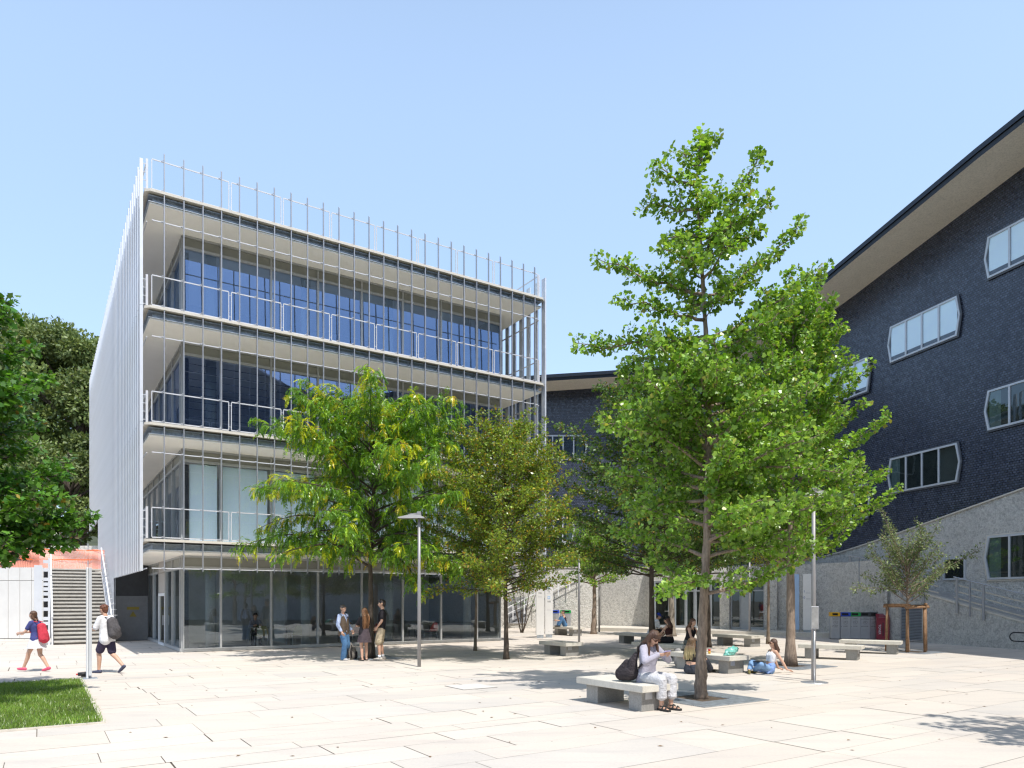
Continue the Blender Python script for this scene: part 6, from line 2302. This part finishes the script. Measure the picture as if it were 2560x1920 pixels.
p6 = person('man walking in white tee and dark shorts with tousled brown hair', tuple(ground(268, 1683)), (-.97, .24), 1.78, pelvis=(0, 0, .94), neck=(0, .05, 1.46), look=(.02, 1, -.35), female=False,
            hands={1: (.06, .36, 1.15), -1: (-.12, .38, 1.13)}, elbow={1: (.6, -.7, -.5), -1: (-.6, -.7, -.5)}, feet={-1: (-.04, .22, .088), 1: (.07, -.42, .20)}, toes={1: (.05, .8, -.6), -1: (-.05, 1, 0)}, knee={1: (0, 1, .1), -1: (0, 1, 0)},
            hair=hair_mat('auburn_hair', (.09, .03, .016), (.22, .085, .045)), hair_kind='messy', top=WHT, sleeve=.85, top_hem=.08, bottom=cloth('dark_purple_shorts', (.055, .045, .085)), leg=.80, flare=.03, shoe=mat('navy_shoe', (.05, .055, .10), .6), loose=.012)
gb = thing_at('backpack', p6['body'], 'dark grey backpack on the man in the white tee', 'backpack')
B = Blob(); B.chain([V3(.0, -.15, 1.36), V3(0, -.25, 1.12), V3(0, -.24, .98)], [.09, .13, .115]); B.chain([V3(.07, -.15, 1.34), V3(.08, -.24, 1.0)], [.08, .10]); B.chain([V3(-.07, -.15, 1.34), V3(-.08, -.24, 1.0)], [.08, .10])
B.mesh('bag_body', cloth('grey_nylon', (.085, .08, .085), .2, .6), .012, 3, None, gb)
for g in (1, -1): MB().tube([V3(g * .10, -.10, 1.42), V3(g * .12, .02, 1.45), V3(g * .13, .165, 1.33), V3(g * .14, .12, 1.14), V3(g * .12, -.1, 1.02)], .015, 6).build('strap', BLK, gb, True)
p6p = thing_at('phone', p6['body'], 'small dark phone in the hands of the walking man', 'phone')
c = (p6['WR'][1] + p6['WR'][-1]) / 2 + V3(0, .09, .03)
MB().bbox(c.x - .07, c.x + .07, c.y - .03, c.y + .03, c.z - .005, c.z + .005, .002).build('phone_case', mat('dark_blue_plastic', (.03, .06, .16), .3), p6p)

# --- girl leaning back on the ground
JEA = cloth('light_jeans', (.20, .34, .56), .15, .6)
p7 = person('girl in white crop top and jeans sitting on the paving, leaning back on her hands', tuple(ground(1922, 1684)), (-.99, -.14), 1.66, pelvis=(0, 0, .12), neck=(.0, -.12, .615), look=(-.05, 1, .02),
            hands={1: (.20, -.40, .05), -1: (-.30, -.38, .05)}, elbow={1: (.3, -1, .2), -1: (-.3, -1, .2)}, palms={1: (0, 0, -1), -1: (0, 0, -1)}, fingers_to={1: (.3, -1, -.05), -1: (-.3, -1, -.05)},
            feet={1: (.02, .52, .10), -1: (.10, .34, .09)}, knee={1: (.9, .4, .6), -1: (-.9, .3, .45)}, toes={1: (-.9, .4, -.1), -1: (.9, .35, -.1)}, hair=hair_mat('dark_brown_hair', (.05, .025, .018), (.14, .075, .05)), hair_kind='long', hair_len=.10,
            top=WHT, crop=True, sleeve=0, bottom=JEA, leg=1.9, flare=.004, shoe=mat('olive_boot', (.14, .12, .035), .6, 0, .3), sunglasses=True)
tie = thing_at('tied_shirt', p7['body'], 'blue shirt tied round the waist of the girl on the paving', 'shirt')
B = Blob()
for g in (1, -1): B.chain([V3(g * .08, -.03, .20), V3(g * .13, .02, .12), V3(g * .18, .12, .05)], [.105, .09, .04])
B.chain([V3(.1, .04, .2), V3(.20, .10, .12), V3(.24, .22, .05)], [.06, .07, .03])
B.mesh('cloth', cloth('sky_blue_shirt', (.22, .34, .66), .12, .9), .011, 3, None, tie)

# --- woman with long blonde hair sitting on the ground, back to us
p8 = person('woman with long blonde tipped hair and black crop top sitting on the ground', (4.55, 18.42, 0), (.62, .78), 1.66, pelvis=(0, 0, .13), neck=(.0, .02, .64), look=(-.25, 1, -.05),
            hands={1: (.27, .36, .36), -1: (-.20, .40, .36)}, feet={1: (.26, .62, .09), -1: (-.02, .55, .09)}, knee={1: (.5, .5, 1), -1: (-.2, .5, 1)}, toes={1: (.3, 1, 0), -1: (0, 1, 0)},
            hair=hair_mat('blonde_tipped_hair', (.07, .04, .02), (.18, .11, .055), ((.50, .42, .22), .45, .72)), hair_kind='long', hair_len=.27, top=BLK, crop=True, sleeve=.35, bottom=cloth('charcoal_jeans', (.045, .05, .065), .2, .6), leg=1.9, flare=.02, shoe=M['rubber'])
# --- two women in black sharing the bench
p9 = person('smiling woman in black tank top and grey jeans leaning forward on the shared bench', (5.60, 22.98, 0), (.62, -.78), 1.68, pelvis=(0, 0, .55), neck=(.02, .16, 1.02), look=(.18, 1, .0), hands={1: (.12, .46, .62), -1: (-.10, .46, .60)},
            feet={1: (.11, .42, .09), -1: (-.12, .38, .09)}, hair=hair_mat('wavy_brown_hair', (.07, .032, .02), (.20, .10, .055)), hair_kind='long', hair_len=.16, top=BLK, tank=True, sleeve=0, bottom=cloth('grey_green_denim', (.13, .14, .135), .2, .6), leg=1.9, flare=.025, shoe=M['rubber'])
p10 = person('woman in black cap with bare back and dark strapless top on the shared bench', (5.22, 24.0, 0), (-.75, .60), 1.66, pelvis=(0, 0, .55), neck=(0, .05, 1.05), look=(-.2, 1, -.1), hands={1: (.20, .42, .60), -1: (-.24, .36, .58)},
             feet={1: (.10, .50, .50), -1: (-.05, .42, .50)}, knee={1: (1, .3, .2), -1: (-1, .3, .2)}, toes={1: (-1, .3, 0), -1: (1, .3, 0)}, hair=hair_mat('auburn_long_hair', (.06, .028, .018), (.18, .08, .045)), hair_kind='long', hair_len=.12, top=cloth('dark_brown_top', (.055, .022, .020)), crop=True, sleeve=0,
             bottom=BLK, leg=1.95, flare=.03, shoe=M['rubber'], cap=(BLK, .15))
# --- man in cap
p11 = person('man in white tee and blue cap bending forward on the bench behind the trunk', (5.95, 30.9, 0), (.86, .10), 1.78, pelvis=(0, 0, .55), neck=(0, .22, 1.02), look=(0, 1, -.35), female=False, hands={1: (.08, .50, .66), -1: (-.12, .50, .64)},
             feet={1: (.12, .42, .09), -1: (-.12, .42, .09)}, hair=DRK, hair_kind='short', top=WHT, sleeve=.9, top_hem=.08, bottom=BLK, leg=.95, flare=.03, shoe=M['rubber'], cap=(cloth('royal_blue_cap', (.02, .05, .32)), .17), loose=.01)
# --- person hugging knees on the far bench
p12 = person('person in dark sleeveless top hugging their knees on the far bench', (2.80, 38.35, 0), (-.97, -.22), 1.68, pelvis=(0, 0, .56), neck=(0, .08, 1.05), look=(-.1, 1, .05), hands={1: (.06, .46, .78), -1: (-.08, .46, .78)},
             feet={1: (.10, .36, .54), -1: (-.10, .36, .54)}, knee={1: (.15, .4, 1), -1: (-.15, .4, 1)}, hair=DRK, hair_kind='short', top=cloth('dark_plum_vest', (.045, .032, .05)), tank=True, sleeve=0, bottom=DENIM, leg=1.95, flare=.02, shoe=M['rubber'], voxel=.014)
# --- man inside the entrance, people behind the glass front
p13 = person('man in blue shirt and black trousers standing inside the glass entrance', (13.3, 44.6, .2), (-.2, -1), 1.78, pelvis=(0, 0, .96), neck=(0, -.02, 1.49), female=False, hands={1: (.10, .30, 1.10), -1: (-.16, .26, 1.08)}, hair=DRK, top=cloth('blue_shirt', (.04, .10, .40)), sleeve=.9, bottom=BLK, leg=2, shoe=M['rubber'], voxel=.016)
for k, (u_, v_, c_, lb) in enumerate(((3.1, 2.5, (.30, .31, .36), 'person in grey top sitting at a table behind the left glass bays'), (7.0, 2.7, (.35, .42, .58), 'person in pale blue shirt sitting indoors behind the gilet man'))):
    person(lb, tuple(uv(u_, v_, .03)), (-VX.x, -VX.y), 1.7, pelvis=(0, 0, .53), neck=(0, .05, 1.03), hands={1: (.15, .40, .80), -1: (-.15, .40, .80)}, feet={1: (.1, .42, .09), -1: (-.1, .42, .09)}, hair=DRK, top=cloth('indoor_shirt', c_), sleeve=1.8, bottom=BLK, leg=2, shoe=M['rubber'], voxel=.018)
    ch2 = make_chair((.20, .24, .10), uv(u_, v_, .03), ANG + PI, 'olive moulded chair under the person in grey top behind the glass' if k == 0 else 'olive moulded chair under the person in pale blue shirt indoors')

# ================================================================== small things on and by the picnic bench
NB = Vector((5.48, 18.25, .452))
def on(u, v): return NB + UX * u + VX * v


jb = empty('juice_bottle', on(.30, 1.15))
tag(jb, 'orange juice bottle with black lid on the picnic bench', 'bottle')
MB().tube([(0, 0, 0), (0, 0, .17)], .045, 14).build('bottle_body', mat('orange_juice', (.62, .26, .02), .25, 0, .05), jb, True)
MB().tube([(0, 0, .171), (0, 0, .24)], [.047, .043], 14).build('lid', M['black'], jb, True)
rcan = empty('drink_bottle', on(.12, 1.25))
tag(rcan, 'small dark drink bottle with red label and cap on the picnic bench', 'bottle')
MB().tube([(0, 0, 0), (0, 0, .14), (0, 0, .19), (0, 0, .215)], [.032, .032, .013, .013], 12).build('bottle_body', mat('cola', (.05, .02, .015), .15), rcan, True)
MB().tube([(0, 0, .06), (0, 0, .12)], .0335, 12).build('bottle_label', mat('red_label', (.5, .02, .02), .4), rcan, True)
MB().tube([(0, 0, .216), (0, 0, .232)], .015, 10).build('cap', mat('red_cap_plastic', (.5, .02, .02), .4), rcan)
cb_ = empty('crisp_tube', on(.36, .98))
tag(cb_, 'short red and yellow snack tube in front of the juice bottle', 'snack tube')
MB().tube([(0, 0, 0), (0, 0, .07)], .033, 12).build('tube_base', mat('yellow_card', (.65, .35, .03), .5), cb_, True)
MB().tube([(0, 0, .071), (0, 0, .125)], .033, 12).build('tube_top', mat('red_card', (.5, .03, .03), .5), cb_, True)
fb = empty('food_box', on(.25, 1.22), .5)
tag(fb, 'open clear plastic food box among the bottles on the picnic bench', 'food box')
MB().box(-.10, .10, -.07, .07, 0, .005).box(-.10, .10, -.07, -.065, .0055, .06).box(-.10, .10, .065, .07, .0055, .06).box(-.10, -.095, -.0645, .0645, .0055, .06).box(.095, .10, -.0645, .0645, .0055, .06).build('box_body', glass_mat('pale_plastic', (.75, .8, .85), 1.7), fb)
MB().bbox(-.07, .07, -.045, .045, .006, .03, .008).build('food', mat('bread', (.5, .32, .14), .8, 0, .3, 30), fb)
pb = empty('plastic_bag', on(.42, .30), .7)
tag(pb, 'crumpled teal plastic bag lying on the near end of the picnic bench', 'plastic bag')
bm = bmesh.new(); bmesh.ops.create_icosphere(bm, subdivisions=4, radius=1)
r_ = random.Random(8)
from mathutils import noise as mnoise
for v in bm.verts:
    n_ = mnoise.noise(v.co * 2.3) * .35 + mnoise.noise(v.co * 6) * .16
    c = v.co * (1 + n_)
    v.co = Vector((c.x * .24, c.y * .12, max(0, .105 + c.z * .10 + c.x * .06)))
bm.verts.index_update()
mb = MB().add([v.co[:] for v in bm.verts], [[v.index for v in f.verts] for f in bm.faces]); bm.free()
m_, nt_, b_ = new_mat('teal_film'); b_.inputs['Base Color'].default_value = (.20, .58, .50, 1); b_.inputs['Roughness'].default_value = .25; b_.inputs['Alpha'].default_value = .75
mb.build('bag_film', m_, pb, True)
gbk = empty('backpack', (4.72, 20.45, 0), .3)
tag(gbk, 'grey and silver backpack on the ground beside the picnic bench', 'backpack')
B = Blob(); B.chain([V3(0, 0, .13), V3(0, .03, .30), V3(-.02, .03, .42)], [.15, .145, .10]); B.cone(V3(.11, 0, .13), .12, V3(.10, .02, .30), .11)
B.mesh('bag_body', cloth('silver_grey_nylon', (.30, .29, .28), .3, .9), .012, 3, None, gbk)
B = Blob(); B.cone(V3(.03, -.13, .12), .07, V3(.03, -.13, .2), .06); B.mesh('front_pocket', cloth('dark_pocket', (.07, .06, .06)), .012, 3, None, gbk)
MB().tube([V3(-.1, -.1, .42), V3(-.06, -.17, .36), V3(-.06, -.17, .2), V3(-.1, -.12, .08)], .017, 7).build('strap', BLK, gbk, True)
tb = thing_at('tablet', p7['body'], 'dark tablet lying on the lap of the girl on the paving', 'tablet')
c = p7['KN'][1].lerp(p7['HP'][1], .35) + V3(-.03, .0, .09)
MB().bbox(c.x - .09, c.x + .09, c.y - .12, c.y + .12, c.z, c.z + .012, .003).build('tablet_body', M['black'], tb)

# dry leaves and litter specks on the paving
mb = MB(); r_ = random.Random(12)
for k in range(150):
    y = r_.uniform(8.5, 30); x = r_.uniform(-.6, .7) * y
    a = r_.uniform(0, 6.28); l = r_.uniform(.018, .045)
    d_ = Vector((math.cos(a), math.sin(a), 0)); e_ = Vector((-d_.y, d_.x, 0))
    p = Vector((x, y, .004))
    mb.add([p - d_ * l, p + e_ * l * .45 + V3(0, 0, .008), p + d_ * l, p - e_ * l * .45 + V3(0, 0, .004)], [(0, 1, 2, 3)])
lv = mb.build('fallen_leaves', mat('dry_leaf', (.20, .12, .05), .8, 0, .5, 40))
tag(lv, 'scattered dry leaves lying on the pale paving', 'leaves', kind='stuff')
